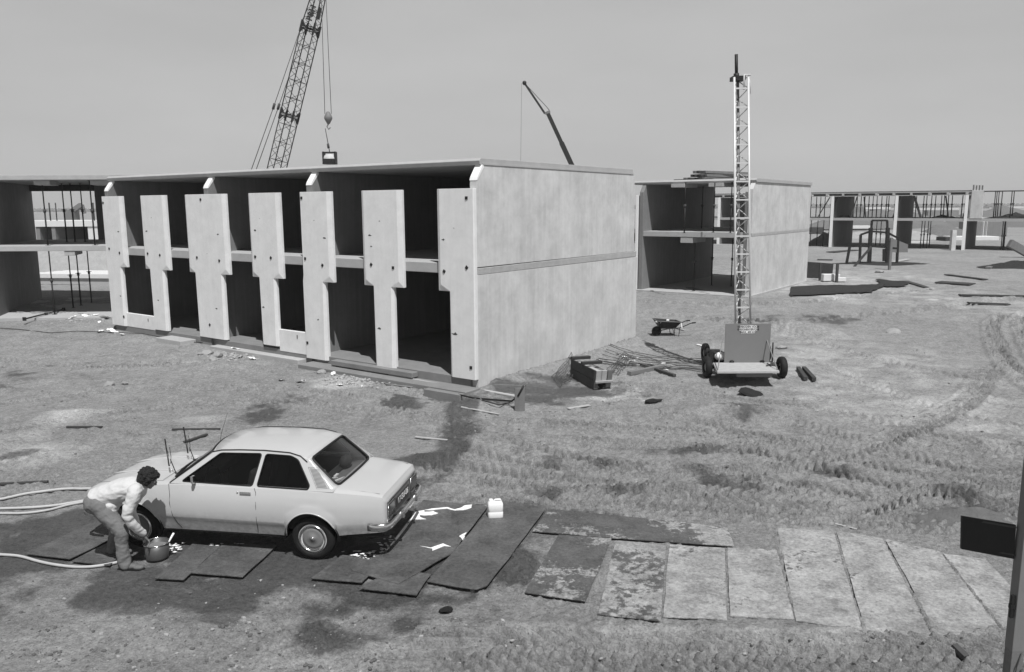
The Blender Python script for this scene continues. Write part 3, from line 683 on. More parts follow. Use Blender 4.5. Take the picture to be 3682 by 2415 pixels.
# props of the second shell
def ls(par,x,y,z):
    c,s=math.cos(YAW),math.sin(YAW); return par+Vector((c*x-s*y,s*x+c*y,z))
def qs5(x,y): return ((2200+x*750/1801)/K,(550+y*750/1801)/K)
u2=[on3(*qs5(625,690),3.2),on3(*qs5(775,650),3.2),on3(*qs5(875,685),3.2),on3(*qs5(1022,690),3.2)]
lab=['with a pale shaft, left of the others','against the end of the dark side wall','in the middle of the back opening','just left of the mast']
put_props(make_prop(2.22),[(p,(0,0),.4*i,'prop upstairs in the single bay shell, '+lab[i]) for i,p in enumerate(u2)],'props on the upper floor of the single bay shell')
l2=[on3(*qs5(706,1185),.37),on3(*qs5(860,1140),.37),on3(*qs5(1030,1150),.37)]
lab=['at the slab edge','with a thick collar','just left of the mast']
put_props(make_prop(2.56),[(p,(0,0),.4*i,'prop downstairs in the single bay shell, '+lab[i]) for i,p in enumerate(l2)],'props on the ground floor of the single bay shell')
# far row props
def far_u(px):     # distance u along the front of the far row seen at px
    best=None
    r_=ray(px,520); c=math.cos(YAW); s=math.sin(YAW)
    # F0 + u*(-c,-s) + y*( -s, c) on ray
    return r_
def on4(px,yin,z):
    r_=ray(px,520); c,s=math.cos(YAW),math.sin(YAW)
    A=np.array([[r_[0],-c],[r_[1],-s]]); bb=np.array([F0.x-s*yin,F0.y+c*yin]); t,x=np.linalg.solve(A,bb); return ls(F0,x,yin,z)
def qs6(x): return (2850+x*832/2361)/K
upx=[122,176,232,272,318,380,645,683,722,765,805,848,895,942,966,1030,1245,1322,1350,1398,1440,1503,1530,1570,1610,1712,1745,1885,1905,2042,2062,2082,2110,2210,2232]
loy=[.6,3,1.5,.8,4,1.2,.6,2.5,4,.8,3,1.4,.6,1.0,2.2,3.1,.7,1.6,3,.9,.7,2.4,.6,1.3,.8,2.1,.7,.6,1.2,.8,2,3.5,1.4,.6,.9]
proto=make_prop(2.25); lst=[]
for i,(px,yy) in enumerate(zip(upx,loy)):
    p=on4(qs6(px),yy,3.2); lst.append((p,(0,random.uniform(-.02,.02)),random.random(),(nth(i)+' from the left of the props under the far roof formwork') if px<1800 else nth(i-27)+' from the left of the props on the unroofed far floor'))
for p,t,rz,lab in lst: pass
put_props(proto,[l for l in lst if 'formwork' in l[3]],'props under the roof formwork of the far row')
put_props(make_prop(2.3),[l for l in lst if 'unroofed' in l[3]],'props on the unroofed floor of the far row')
lowx=[190,255,318,378,815,860,905,960,1320,1350,1385,1410,2150,2165,2178]
put_props(make_prop(2.62),[(on4(qs6(px),[.4,1.5,.8,2][i%4],.35),(0,random.uniform(-.02,.02)),random.random(),nth(i)+' from the left of the props on the ground floor of the far row') for i,px in enumerate(lowx)],'props on the ground floor of the far row')
rk=[((qs6(250),500),(qs6(365),278),'leaning left of the first wall'),((qs6(370),460),(qs6(440),350),'short one beside the first wall'),((qs6(440),330),(qs6(405),275),'small, near the first wall head'),((qs6(590),460),(qs6(640),285),'right of the first wall'),
 ((qs6(740),420),(qs6(712),285),'in the middle bay, leaning left'),((qs6(1015),500),(qs6(1080),300),'left of the second wall'),((qs6(1220),300),(qs6(1305),508),'thick one right of the second wall'),((qs6(1585),500),(qs6(1540),270),'in the third bay'),((qs6(1730),500),(qs6(1785),275),'against the end panel')]
for i,(a_,b_,lab) in enumerate(rk):
    if a_[1]<b_[1]: lo_,hi_=b_[0],a_[0]
    else: lo_,hi_=a_[0],b_[0]
    p=on4(lo_,.35,3.22); q_=on4(hi_,.5,5.15)
    m=MB(); m.bar(p,q_,.16 if 'thick' in lab else .09); o=m.build('raking_brace',M['steel'] if i%3 else M['timber_dark']); tag(o,'raking brace in the far row, '+lab,'brace','raking braces of the far row')

# ------------------------------------------------------------ cranes
def qc(x,y): return ((850+x*450/1098)/K,(y*450/1098)/K)
YC=62.0
def lattice(b,A,B,wa,wb,rot,n,rc=.04,rl=.018):
    """square lattice boom from A to B"""
    A=Vector(A);B=Vector(B); d=(B-A).normalized(); x=d.cross(Vector((0,1,0))).normalized(); y=d.cross(x).normalized()
    def C_(t,k):
        w=(wa*(1-t)+wb*t)/2*math.sqrt(2); a=rot+k*math.pi/2
        return A.lerp(B,t)+x*math.cos(a)*w+y*math.sin(a)*w
    for k in range(4): b.tube([C_(0,k),C_(1,k)],rc,6)
    for k in range(4):
        for i in range(n):
            t0,t1=i/n,(i+1)/n
            p,q=(C_(t0,k),C_(t1,(k+1)%4)) if i%2 else (C_(t0,(k+1)%4),C_(t1,k))
            b.tube([p,q],rl,4); 
            if i%2==0: b.tube([C_(t0,k),C_(t0,(k+1)%4)],rl,4)
    return C_
J1=at(*qc(648,252),YC); J2=at(*qc(466,1015),YC); ct=at(*qc(355,1478),YC)
foot=J2+(ct-J2)*((J2.z-1.6)/(J2.z-ct.z)); top=J1+(J1-J2)*.9; tipdir=at(*qc(735,-90),YC); tip=J1+(tipdir-J1)*1.9
cr=empty('lattice_crane',(foot.x,YC,float(base_z(0,YC))),0,'crawler crane with a tall dark lattice boom rising behind the big concrete shell','crane')
def under(b,name,m,par,org):
    b.v=[(v[0]-org.x,v[1]-org.y,v[2]-org.z) for v in b.v]; return b.build(name,m,par)
W1=1.02
for A_,B_,wa,wb,n in ((foot,foot.lerp(J2,.25),.4,W1,4),(foot.lerp(J2,.25),J2,W1,W1,11),(J2,J1,W1,W1,10),(J1,tip,W1*.98,.45,9)):
    b=MB(); lattice(b,A_,B_,wa,wb,R(36),n); under(b,'boom_section',M['steel'],cr,cr.location)
for J in (J1,J2):     # bolted joints with gusset plates
    b=MB(); d=(J1-J2).normalized(); x=d.cross(Vector((0,1,0))).normalized(); y=d.cross(x).normalized()
    for k in range(4):
        a=R(36)+k*math.pi/2; w=W1/2*math.sqrt(2); c=J+x*math.cos(a)*w+y*math.sin(a)*w
        nx=J+x*math.cos(a+math.pi/2)*w+y*math.sin(a+math.pi/2)*w
        b.bar(c-d*.42,c+d*.42,.13,.13)
        for s_ in (-1,1):
            v=[c+d*s_*.12,c+d*s_*.55,c.lerp(nx,.28)+d*s_*.12]; b.add([v[0],v[1],v[2],v[0]+y*.02,v[1]+y*.02,v[2]+y*.02],[(0,1,2),(5,4,3),(0,3,4,1),(1,4,5,2),(2,5,3,0)])
            b.bar(c+d*s_*.1,nx+d*s_*.1,.07)
    under(b,'boom_joint',M['steel'],cr,cr.location)
# name board with letters on the left face, dark board on the right face
d=(tip-J1).normalized()
def boardq(pts,name,m):
    P=[at(*qc(*p),YC-1.0) for p in pts]; b=MB(); n=len(P)
    b.add([*P,*[p+Vector((0,.04,0)) for p in P]],[(0,1,2,3),(7,6,5,4),(0,4,5,1),(1,5,6,2),(2,6,7,3),(3,7,4,0)]); return under(b,name,m,cr,cr.location)
nb=boardq([(628,168),(655,62),(688,58),(652,170)],'name_board',M['wall'])
boardq([(700,160),(722,52),(748,72),(728,175)],'dark_board',M['steel'])
P_=at(*qc(658,112),YC-1.06)
dirv=(at(*qc(672,60),YC-1.06)-at(*qc(640,165),YC-1.06)).normalized(); upv=Vector((dirv.z*-1,0,dirv.x))
Mx=Matrix(((dirv.x,upv.x,0,P_.x),(0,0,-1,P_.y),(dirv.z,upv.z,0,P_.z),(0,0,0,1)))
t_=text_mesh('board_letters','P&H',.60,M['steel'],None,Mx,extrude=.01,bold=.02); t_.data.transform(Matrix.Translation(-cr.location)); t_.parent=cr
# pendants and hoist ropes
mid1=at(*qc(328,932),YC); mid2=at(*qc(370,934),YC); e1_=at(*qc(20,1800),YC+1); e2_=at(*qc(62,1800),YC+1)
for a_,m_,e_ in ((J1+Vector((-.75,0,0)),mid1,e1_),(J1+Vector((-.5,.4,0)),mid2,e2_)):
    b=MB(); b.tube([a_,m_],.026,5); b.tube([m_,e_],.03,5); b.tube([m_-Vector((.07,0,.22)),m_+Vector((.07,0,.22))],.10,6); under(b,'pendant_rope',M['rope'],cr,cr.location)
hb=at(*qc(806,1035),YC-1)
for px,tx in ((750,-60),(790,-60)):
    b=MB(); b.tube([at(*qc(px-6,tx),YC-1),hb+Vector(((px-770)*.012,0,.3))],.022,5); under(b,'hoist_rope',M['rope'],cr,cr.location)
b=MB(); b.lathe([(0,.5),(.12,.45),(.30,.1),(.3,-.05),(.1,-.42),(0,-.45)],Matrix.Translation(hb),14); b.tube([hb-Vector((0,0,.4)),hb-Vector((.12,0,.62)),hb-Vector((0,0,.8)),hb-Vector((-.14,0,.66))],.05,6); under(b,'hook_block',M['midsteel'],cr,cr.location)
# undercarriage and cab, hidden behind the shell but there
b=MB(); bx=foot.x-.3; z0=float(base_z(0,YC))
for s_ in (-1,1): b.box(bx-2.6,bx+2.4,YC+s_*1.6-.4,YC+s_*1.6+.4,z0,z0+.95)
under(b,'crawler_track',M['steel'],cr,cr.location)
b=MB(); b.box(bx-3.4,bx+1.0,YC-1.4,YC+1.4,z0+1.1,z0+3.0); b.box(bx+.2,bx+1.4,YC-1.5,YC-.5,z0+1.1,z0+3.0); b.tube([(bx-2.6,YC,z0+3.0),(bx-2.2,YC,z0+6.0)],.12,6); under(b,'machinery_house',M['midsteel'],cr,cr.location)
# skip hanging from the hook
sk0=at(*qc(822,1330),YC-1); sb=at(*qc(822,1440),YC-1); w=(at(*qc(873,1440),YC-1)-at(*qc(770,1440),YC-1)).length
e=empty('concrete_skip',sb,0,'dark concrete bucket in a square lifting frame hanging from the lattice crane hook','skip')
H_=(sk0-sb).z
b=MB(); b.tube([(-.25,0,hb.z-sb.z-.75),(0,0,H_)],.03,6); b.tube([(-.1,0,(hb.z-sb.z)*.45),(-.06,0,(hb.z-sb.z)*.35)],.09,8); b.build('sling',M['rope'],e)
b=MB(); 
for s_ in (-1,1): b.box(s_*w/2-.06,s_*w/2+.06,-.3,.3,0,H_)
b.box(-w/2,w/2,-.08,.08,H_-.12,H_); b.build('lifting_frame',M['steel'],e)
b=MB(); b.box(-w/2+.06,w/2-.06,-.5,.5,0,H_*.42); b.build('skip_body',M['steel'],e)
b=MB(); b.lathe([(.0,.82*H_),(.25,.8*H_),(.42,.66*H_),(.5,.5*H_),(.5,.4*H_)],None,18); b.build('concrete_load',M['wall'],e)
# telescopic crane
YT=88.0
def qt(x,y): return ((1800+x*350/1438)/K,(240+y*350/1438)/K)
Z0=float(base_z(0,YT)); org=at(*qt(1040,1425),YT); kn=at(*qt(700,690),YT); tp=at(*qt(352,237),YT)
ft=org+(org-kn)*((org.z-2.2)/(kn.z-org.z)); C0=Vector((ft.x,YT,Z0))
tc_=empty('telescopic_crane',C0,0,'mobile crane with a dark telescopic boom and thin fly jib in the distance','crane')
midb=org.lerp(kn,.42)
b=MB(); b.bar(ft,midb,.42,.5); under(b,'boom_base',M['steel'],tc_,C0)
b=MB(); b.bar(midb,kn,.33,.4); under(b,'boom_extension',M['steel'],tc_,C0)
b=MB(); pv=at(*qt(655,690),YT); b.bar(pv,tp,.2,.2); b.lathe([(0,-.15),(.22,-.15),(.22,.15),(0,.15)],Matrix.Translation(tp)@Matrix.Rotation(R(90),4,'X'),12); under(b,'fly_jib',M['steel'],tc_,C0)
b=MB(); st=at(*qt(730,655),YT); b.bar(pv,st,.28,.25); b.bar(kn,at(*qt(690,660),YT),.35,.3); under(b,'jib_head',M['midsteel'],tc_,C0)
b=MB(); b.tube([st,at(*qt(680,590),YT),tp],.035,5); under(b,'jib_stay',M['rope'],tc_,C0)
b=MB(); b.tube([tp+Vector((-.3,0,0)),Vector((tp.x-.5,YT,3.5))],.014,4); under(b,'hoist_rope',M['rope'],tc_,C0)
b=MB(); b.box(ft.x-2,ft.x+7,YT-1.2,YT+1.2,Z0+.6,Z0+1.5); b.box(ft.x-1.2,ft.x+1.8,YT-1,YT+1,Z0+1.5,Z0+3); under(b,'carrier',M['midsteel'],tc_,C0)
for k in range(4):
    b=MB(); b.lathe([(0,-1.25),(.6,-1.25),(.6,1.25),(0,1.25)],Matrix.Translation((ft.x-1.2+k*2.2,YT,Z0+.6))@Matrix.Rotation(R(90),4,'X'),14); under(b,'wheel',M['rubber'],tc_,C0)

# ------------------------------------------------------------ the car (x forward, y to its left side, towards the photographer)
car=empty('parked_car',(-3.494,10.38,0),R(170.27),'pale two door saloon car being washed, wipers lifted off the windscreen','car')
def lerp(a,b,t): return a+(b-a)*t
def interp(x,tab):
    for (x0,y0),(x1,y1) in zip(tab,tab[1:]):
        if x<=x1: 
            t=(x-x0)/(x1-x0); t=max(0,min(1,t)); return y0+(y1-y0)*t
    return tab[-1][1]
HUBS=(-1.115,1.29); RA=.345; ZH=.305
def zbot(x):
    z=interp(x,[(-2.03,.40),(-1.46,.345),(-.78,.30),(.95,.285),(1.64,.31),(2.05,.36)])
    for h in HUBS:
        dx=x-h
        if abs(dx)<RA: z=max(z,ZH+math.sqrt(max(0,RA*RA-dx*dx))*1.0)
    return z
def ztop(x): return interp(x,[(-2.05,.80),(-2.02,.86),(-1.9,.885),(-1.42,.918),(-.4,.925),(.6,.92),(.9,.905),(1.5,.86),(1.9,.80),(2.02,.75),(2.07,.70)])
PROF=[(.28,.700),(.36,.730),(.46,.766),(.485,.784),(.60,.795),(.72,.792),(.82,.775),(.90,.752),(.93,.742)]
def wscale(x): return interp(x,[(-2.06,.80),(-2.03,.855),(-1.9,.90),(-1.5,.97),(-1.2,1),(1.1,1),(1.5,.975),(1.85,.93),(2.02,.89),(2.07,.83)])
def yside(x,z):
    s=wscale(x); 
    # wheel arch swelling
    sw=0
    for h in HUBS:
        d=math.hypot(x-h,z-ZH); sw=max(sw,.016*max(0,1-abs(d-RA)/.10))
    return interp(z,PROF)*s+sw
xs=sorted(set([round(v,4) for v in list(np.arange(-2.0,2.02,.06))+[-2.055,-2.04,-2.02,2.04,2.06,2.07]+[h+RA*math.cos(t) for h in HUBS for t in np.linspace(0,math.pi,25)]+[h+s_*(RA+.002) for h in HUBS for s_ in (-1,1)]]))
def half(x):
    zb_,zt_=zbot(x),ztop(x); P=[]
    zs=[.28,.36,.44,.475,.495,.54,.60,.66,.72,.77,.82,.87,.90,.925]
    for z in zs:
        zz=zb_+(zt_-.012-zb_)*((z-.28)/(.925-.28)) if True else z
        P.append((yside(x,zz),zz))
    s=wscale(x); c=max(0,min(1,(2.06-abs(x))/.35))
    for f,dz in ((.955,-.001),(.93,.006),(.85,.013),(.7,.020),(.5,.028),(.25,.033),(0,.035)):
        P.append((.742*s*f,zt_+dz*c))
    return P
hs=[half(x) for x in xs]; nr=len(hs[0])
b=MB(); 
for sgn in (1,-1):
    for i in range(len(xs)-1):
        xm=(xs[i]+xs[i+1])/2
        for j in range(nr-1):
            if j>=15 and -1.39<xm<.80: continue
            q=[(xs[i],sgn*hs[i][j][0],hs[i][j][1]),(xs[i+1],sgn*hs[i+1][j][0],hs[i+1][j][1]),(xs[i+1],sgn*hs[i+1][j+1][0],hs[i+1][j+1][1]),(xs[i],sgn*hs[i][j+1][0],hs[i][j+1][1])]
            b.add(q,[(0,1,2,3)],True)
for i in (0,len(xs)-1):     # tail and nose faces
    L_=[(xs[i],y,z) for y,z in hs[i]]; n=len(L_)
    for j in range(n-1): b.add([L_[j],L_[j+1],(xs[i],-L_[j+1][1],L_[j+1][2]),(xs[i],-L_[j][1],L_[j][2])],[(0,1,2,3)],True)
body=b.build('body',M['paint'],car)
bm_=bmesh.new(); bm_.from_mesh(body.data); bmesh.ops.remove_doubles(bm_,verts=bm_.verts,dist=.0008); bmesh.ops.recalc_face_normals(bm_,faces=bm_.faces); bm_.to_mesh(body.data); bm_.free()
em=body.modifiers.new('split','EDGE_SPLIT'); em.split_angle=R(38)
# cabin shell from rings round the windows
def cy(z): return .738-(z-.915)*.47
def tri_fill(outer,inner,fn):
    bm=bmesh.new(); eds=[]
    for loop in (outer,inner):
        if not loop: continue
        vs=[bm.verts.new((p[0],p[1],0)) for p in loop]
        for i in range(len(vs)): eds.append(bm.edges.new((vs[i],vs[(i+1)%len(vs)])))
    bmesh.ops.triangle_fill(bm,edges=eds,use_beauty=True,normal=(0,0,1))
    bm.verts.ensure_lookup_table(); vs=[fn(v.co.x,v.co.y) for v in bm.verts]; fs=[tuple(v.index for v in f.verts) for f in bm.faces]; bm.verts.index_update(); fs=[tuple(v.index for v in f.verts) for f in bm.faces]
    bm.free(); return vs,fs
def roundpoly(P,r,n=5):
    out=[]
    for i,p in enumerate(P):
        p=Vector(p); a=Vector(P[i-1])-p; c=Vector(P[(i+1)%len(P)])-p; rr=min(r,a.length*.45,c.length*.45)
        p0=p+a.normalized()*rr; p1=p+c.normalized()*rr
        for k in range(n+1):
            t=k/n; out.append(tuple((1-t)**2*p0+2*t*(1-t)*p+t*t*p1))
    return out
def dens(P,n=6):
    o=[]
    for i in range(len(P)):
        a=Vector(P[i]);c=Vector(P[(i+1)%len(P)])
        o+=[tuple(a.lerp(c,k/n)) for k in range(n)]
    return o
W1o=[(.80,.915),(.24,1.315),(.0,1.335),(-.435,1.345),(-.37,.915)]
W1i=roundpoly([(.625,.945),(.585,.98),(.155,1.292),(-.405,1.308),(-.34,.935)],.035)
W2o=[(-.37,.915),(-.435,1.345),(-.80,1.330),(-1.03,1.272),(-1.42,.915)]
W2i=roundpoly([(-.402,.935),(-.462,1.305),(-.80,1.298),(-.905,1.258),(-1.10,.975),(-1.085,.93)],.035)
cab=MB(); glassparts=[]; seals=MB()
for sgn in (1,-1):
    fn=lambda x,z,s=sgn:Vector((x,s*(cy(z)+.0),z))
    for o_,i_ in ((W1o,W1i),(W2o,W2i)):
        v,f=tri_fill(o_,i_,fn); cab.add(v,f,False)
        g=MB(); v,f=tri_fill(i_,None,lambda x,z,s=sgn:Vector((x,s*(cy(z)-.012),z))); g.add(v,f); glassparts.append(('side_window',g))
        seals.tube([fn(*p)+Vector((0,sgn*.001,0)) for p in i_+i_[:2]],.0085,6,cap=False)
# screens: param s across (-1..1), t up (0..1)
def wind(s,t): 
    x=lerp(.80,.24,t)+(1-s*s)*lerp(.13,.10,t); z=lerp(.915,1.315,t)+(1-s*s)*lerp(.02,.035,t); y=s*lerp(cy(.915),cy(1.315),t); return Vector((x,y,z))
def back(s,t):
    x=lerp(-1.42,-1.03,t)-(1-s*s)*lerp(.055,.05,t); z=lerp(.915,1.272,t)+(1-s*s)*lerp(.02,.045,t); y=s*lerp(cy(.915)-.012,cy(1.272),t); return Vector((x,y,z))
for nm,fn,ins in (('windscreen',wind,[(-.93,.10),(.93,.10),(.92,.93),(-.92,.93)]),('rear_window',back,[(-.80,.06),(.80,.06),(.90,.95),(-.90,.95)])):
    inn=roundpoly(dens(ins,1),.11,6); 
    inn2=[]
    for i in range(len(inn)):
        a_=Vector(inn[i]); c_=Vector(inn[(i+1)%len(inn)]); k_=max(1,int((c_-a_).length/.15)); inn2+=[tuple(a_.lerp(c_,q/k_)) for q in range(k_)]
    outr=dens([(-1,0),(1,0),(1,1),(-1,1)],10)
    v,f=tri_fill(outr,inn2,lambda s,t,fn=fn:fn(s,t)); cab.add(v,f,False)
    # glass as a small grid clipped to the opening by shrinking
    g=MB(); rings=[]
    c=(sum(p[0] for p in inn2)/len(inn2),sum(p[1] for p in inn2)/len(inn2))
    for q in (1,.8,.6,.4,.2,.02): rings.append([fn(c[0]+(p[0]-c[0])*q,c[1]+(p[1]-c[1])*q)-Vector((0,0,.008)) for p in inn2])
    g.grid(rings,True,True); glassparts.append((nm,g))
    seals.tube([fn(*p)+Vector((0,0,.003)) for p in inn2+inn2[:2]],.016,6,cap=False)
# roof
def roofp(x,s):
    ze=interp(x,[(-1.03,1.272),(-.80,1.330),(-.435,1.345),(0,1.335),(.24,1.315)]); e_=cy(ze)
    cx_=0
    if x<-1.02: cx_=-(1-s*s)*.05
    if x>.23: cx_=(1-s*s)*.10
    crown=.045 if -.9<x<.1 else .04
    return Vector((x+cx_,s*e_,ze+(1-abs(s)**2.6)*crown))
xr=[-1.03,-.97,-.90,-.80,-.65,-.435,-.2,0,.12,.24]; ss=[math.sin(t) for t in np.linspace(-math.pi/2,math.pi/2,19)]
cab.grid([[roofp(x,s) for s in ss] for x in xr])
cabo=cab.build('cabin',M['paint'],body,recalc=True)
bm_=bmesh.new(); bm_.from_mesh(cabo.data); bmesh.ops.remove_doubles(bm_,verts=bm_.verts,dist=.002); bmesh.ops.recalc_face_normals(bm_,faces=bm_.faces); bm_.to_mesh(cabo.data); bm_.free()
for p in cabo.data.polygons: p.use_smooth=p.normal.z>.62
em=cabo.modifiers.new('split','EDGE_SPLIT'); em.split_angle=R(30)
so_=cabo.modifiers.new('solid','SOLIDIFY'); so_.thickness=.012; so_.offset=-1
for nm,g in glassparts: g.build(nm,M['glass'],car)
seals.build('window_seal',M['plastic'],car)
# drip rail
for sgn in (1,-1):
    b=MB(); b.tube([(x,sgn*(cy(z)+.008),z) for x,z in [(.79,.925),(.52,1.12),(.27,1.305),(.15,1.33),(-.1,1.343),(-.435,1.35),(-.78,1.338),(-.93,1.305),(-1.03,1.24)]],.006,6); b.build('drip_rail',M['plastic'],body)
# vent grille
b=MB()
for k in range(15):
    t=k/14; x0,x1,z=lerp(-1.075,-1.20,t),lerp(-1.19,-1.335,t),lerp(1.165,.965,t)
    b.bar((x0,cy(z)+.003,z),(x1,cy(z)+.003,z-.004),.004,.006)
b.build('vent_louvre',M['midsteel'],body)
b=MB(); b.tube([(x,cy(z)+.001,z) for x,z in [(-1.05,1.18),(-1.19,1.18),(-1.36,.955),(-1.20,.945),(-1.05,1.18)]],.0022,4); b.build('vent_frame',M['midsteel'],body)
# shut lines
def shut(pts,r=.0035,name='door_gap'):
    b=MB(); b.tube([(x,yside(x,z)+.0005,z) for x,z in pts],r,5); return b.build(name,M['plastic'],body)
shut([(-.375,.915),(-.40,.86),(-.405,.7),(-.40,.5),(-.385,.36),(-.375,.31)])
shut([(.80,.91),(.79,.86),(.775,.77),(.78,.66),(.755,.5),(.72,.38),(.68,.31)])
b=MB(); b.tube([(x,y,ztop(x)+.008) for x,y in [(-1.44,.60),(-1.50,.625),(-1.75,.615),(-1.97,.60)]],.0028,5); b.tube([(x,-y,ztop(x)+.008) for x,y in [(-1.44,.60),(-1.50,.625),(-1.75,.615),(-1.97,.60)]],.0028,5); b.build('boot_gap',M['midsteel'],body)
b=MB(); b.tube([(.93,.66,.915),(1.2,.655,.895),(1.6,.62,.862),(1.95,.56,.80)],.0025,5); b.tube([(.93,-.66,.915),(1.2,-.655,.895),(1.6,-.62,.862),(1.95,-.56,.80)],.0025,5); b.tube([(.93,y,.925+.018*(1-(y/.7)**2)) for y in np.linspace(-.66,.66,9)],.003,5); b.build('bonnet_gap',M['midsteel'],body)
b=MB(); b.tube([(x,.31*lerp(1,.8,(x-1)/1),ztop(x)+.034) for x in np.linspace(1.0,1.95,9)],.012,6); b.tube([(x,-.31*lerp(1,.8,(x-1)/1),ztop(x)+.034) for x in np.linspace(1.0,1.95,9)],.012,6); b.build('bonnet_crease',M['paint'],body)
# handles, lock, filler, mirror
for s_ in (1,-1):
    b=MB(); y=yside(-.25,.85)*s_
    b.box(-.34,-.19,min(y,y+s_*.022),max(y,y+s_*.022),.838,.868); b.lathe([(0,0),(.013,0),(.012,.012),(0,.014)],Matrix.Translation((-.155,y,.855))@Matrix.Rotation(-s_*R(90),4,'X'),12); b.build('door_handle',M['chrome'],body,bevel=.006)
b=MB(); b.bar((.47,.745,.93),(.45,.80,.945),.014); b.build('mirror_stem',M['chrome'],body)
b=MB(); b.prism([(-.0,-.05),(.035,-.03),(.04,.06),(-.03,.055),(-.035,-.03)],0,.03,lambda a,z,t:Vector((.44-t,.80+a,.995+z))); b.build('door_mirror',M['chrome'],body,bevel=.006)
# wheels
def make_wheel():
    w=MB(); MX=Matrix.Rotation(R(-90),4,'X')
    w.lathe([(.0,.052),(.05,.056),(.13,.050),(.165,.040),(.172,.060),(.178,.070),(.190,.062),(.19,-.05)],MX,36); wh=w.build('wheel',M['galv'],car)
    t=MB(); t.lathe([(.186,.055),(.192,.074),(.215,.082),(.245,.078),(.268,.062),(.283,.045),(.286,.0),(.283,-.045),(.268,-.062),(.215,-.08),(.186,-.06)],MX,40); t.build('tyre',M['rubber'],wh)
    h=MB(); h.lathe([(.0,.068),(.016,.075),(.03,.07),(.035,.060),(.10,.066),(.135,.060),(.14,.052)],MX,32); hc=h.build('hub_cap',M['midsteel'],wh); 
    r_=MB(); r_.lathe([(.158,.062),(.166,.078),(.176,.076),(.182,.06)],MX,36); r_.build('trim_ring',M['chrome'],wh)
    c_=MB(); c_.lathe([(0,.083),(.012,.082),(.02,.07)],MX,16); c_.build('hub_badge',M['chrome'],wh)
    return wh
w0=make_wheel(); w0.location=(HUBS[0],.665,.289)
for hx,sy in ((HUBS[1],1),(HUBS[0],-1),(HUBS[1],-1)):
    c=copy_tree(w0,car); c.location=(hx,sy*.665,.289); c.rotation_euler=(0,0,0 if sy>0 else math.pi)
# wheel arches and underside
b=MB()
for hx in HUBS:
    for sgn in (1,-1):
        b.grid([[Vector((hx+(RA+.012)*math.cos(t),sgn*y,ZH+(RA+.012)*math.sin(t))) for t in np.linspace(-.1,math.pi+.1,18)] for y in (.42,.60,.77)])
        P=[Vector((hx+(RA+.012)*math.cos(t),sgn*.42,ZH+(RA+.012)*math.sin(t))) for t in np.linspace(-.1,math.pi+.1,18)]; b.add(P,[tuple(range(len(P)))])
b.box(-1.95,1.95,-.42,.42,.24,.42); b.box(-.74,.92,-.70,.70,.27,.40); b.box(-2.0,-1.5,-.62,.62,.36,.44)
b.build('underside',M['plastic'],car)
b=MB(); b.tube([(-1.2,.3,.20),(-2.06,.38,.22)],.022,8); b.tube([(-1.3,.62,.285),(-1.3,-.62,.285)],.04,8); b.lathe([(0,-.25),(.08,-.25),(.08,.25),(0,.25)],Matrix.Translation((-1.75,.1,.24))@Matrix.Rotation(R(90),4,'X'),12); b.build('exhaust',M['rust'],car)
# arch lips
for hx in HUBS:
    for sgn in (1,-1):
        b=MB(); b.tube([(hx+RA*math.cos(t),sgn*(yside(hx+RA*math.cos(t),max(.3,ZH+RA*math.sin(t)))-.004),ZH+RA*math.sin(t)) for t in np.linspace(.0,math.pi,24)],.009,6); b.build('arch_lip',M['paint'],body)
# tail: panel, lamps, plate, bumper
b=MB(); b.box(-2.062,-2.056,-.59,.59,.50,.77); b.build('tail_panel',M['midsteel'],body,bevel=.004)
for s_ in (1,-1):
    b=MB(); b.box(-2.085,-2.06,min(s_*.36,s_*.60),max(s_*.36,s_*.60),.565,.735); lo=b.build('tail_lamp',M['lamp'],car,bevel=.01)
    b=MB(); y0,y1=sorted((s_*.345,s_*.612)); b.tube([(-2.078,y0,.55),(-2.078,y1,.55),(-2.078,y1,.75),(-2.078,y0,.75),(-2.078,y0,.55)],.007,6); b.build('lamp_frame',M['chrome'],lo)
    b=MB(); b.box(-2.07,-2.058,min(s_*.40,s_*.62),max(s_*.40,s_*.62),.51,.545); b.build('reversing_lamp',M['galv'],car,bevel=.003)
b=MB(); b.tube([(-2.068,y,.775) for y in np.linspace(-.59,.59,5)],.006,6); b.build('tail_trim',M['chrome'],body)
b=MB(); b.box(-2.078,-2.066,-.27,.27,.585,.705); pl=b.build('number_plate',M['plate'],car,bevel=.004)
text_mesh('plate_characters','17-EU-06',.115,M['platetext'],pl,Matrix(((0,0,-1,-2.080),(-1,0,0,0),(0,1,0,.645),(0,0,0,1))),extrude=.001)
b=MB(); b.box(-2.062,-2.05,-.60,.60,.42,.50); b.build('rear_valance',M['lamp'],body)
def bumper(xe,sg,z):
    prof=[(0,-.048),(.012,-.05),(.03,-.03),(.034,0),(.03,.03),(.012,.05),(0,.048)]
    kw=.755 if sg<0 else .74
    path=[(xe-sg*.26,kw),(xe-sg*.12,kw-.005),(xe-sg*.045,kw-.035),(xe-sg*.01,.655),(xe,.5),(xe+sg*.012,.25),(xe+sg*.015,0)]
    path=path+[(x,-y) for x,y in path[::-1][1:]]
    rows=[]
    for i,(x,y) in enumerate(path):
        a=Vector(path[max(i-1,0)]);c=Vector(path[min(i+1,len(path)-1)]); d=(c-a).normalized(); n=Vector((d.y,-d.x))*(-1)
        if n.x*sg<0 and abs(n.x)>abs(n.y): n=-n
        if abs(n.y)>=abs(n.x) and n.y*y<0: n=-n
        rows.append([Vector((x+n.x*p,y+n.y*p,z+q)) for p,q in prof])
    b=MB(); b.grid(rows); o=b.build('bumper',M['chrome'],car)
    so=o.modifiers.new('s','SOLIDIFY'); so.thickness=.006
    return o
bp_=bumper(-2.12,-1,.50)
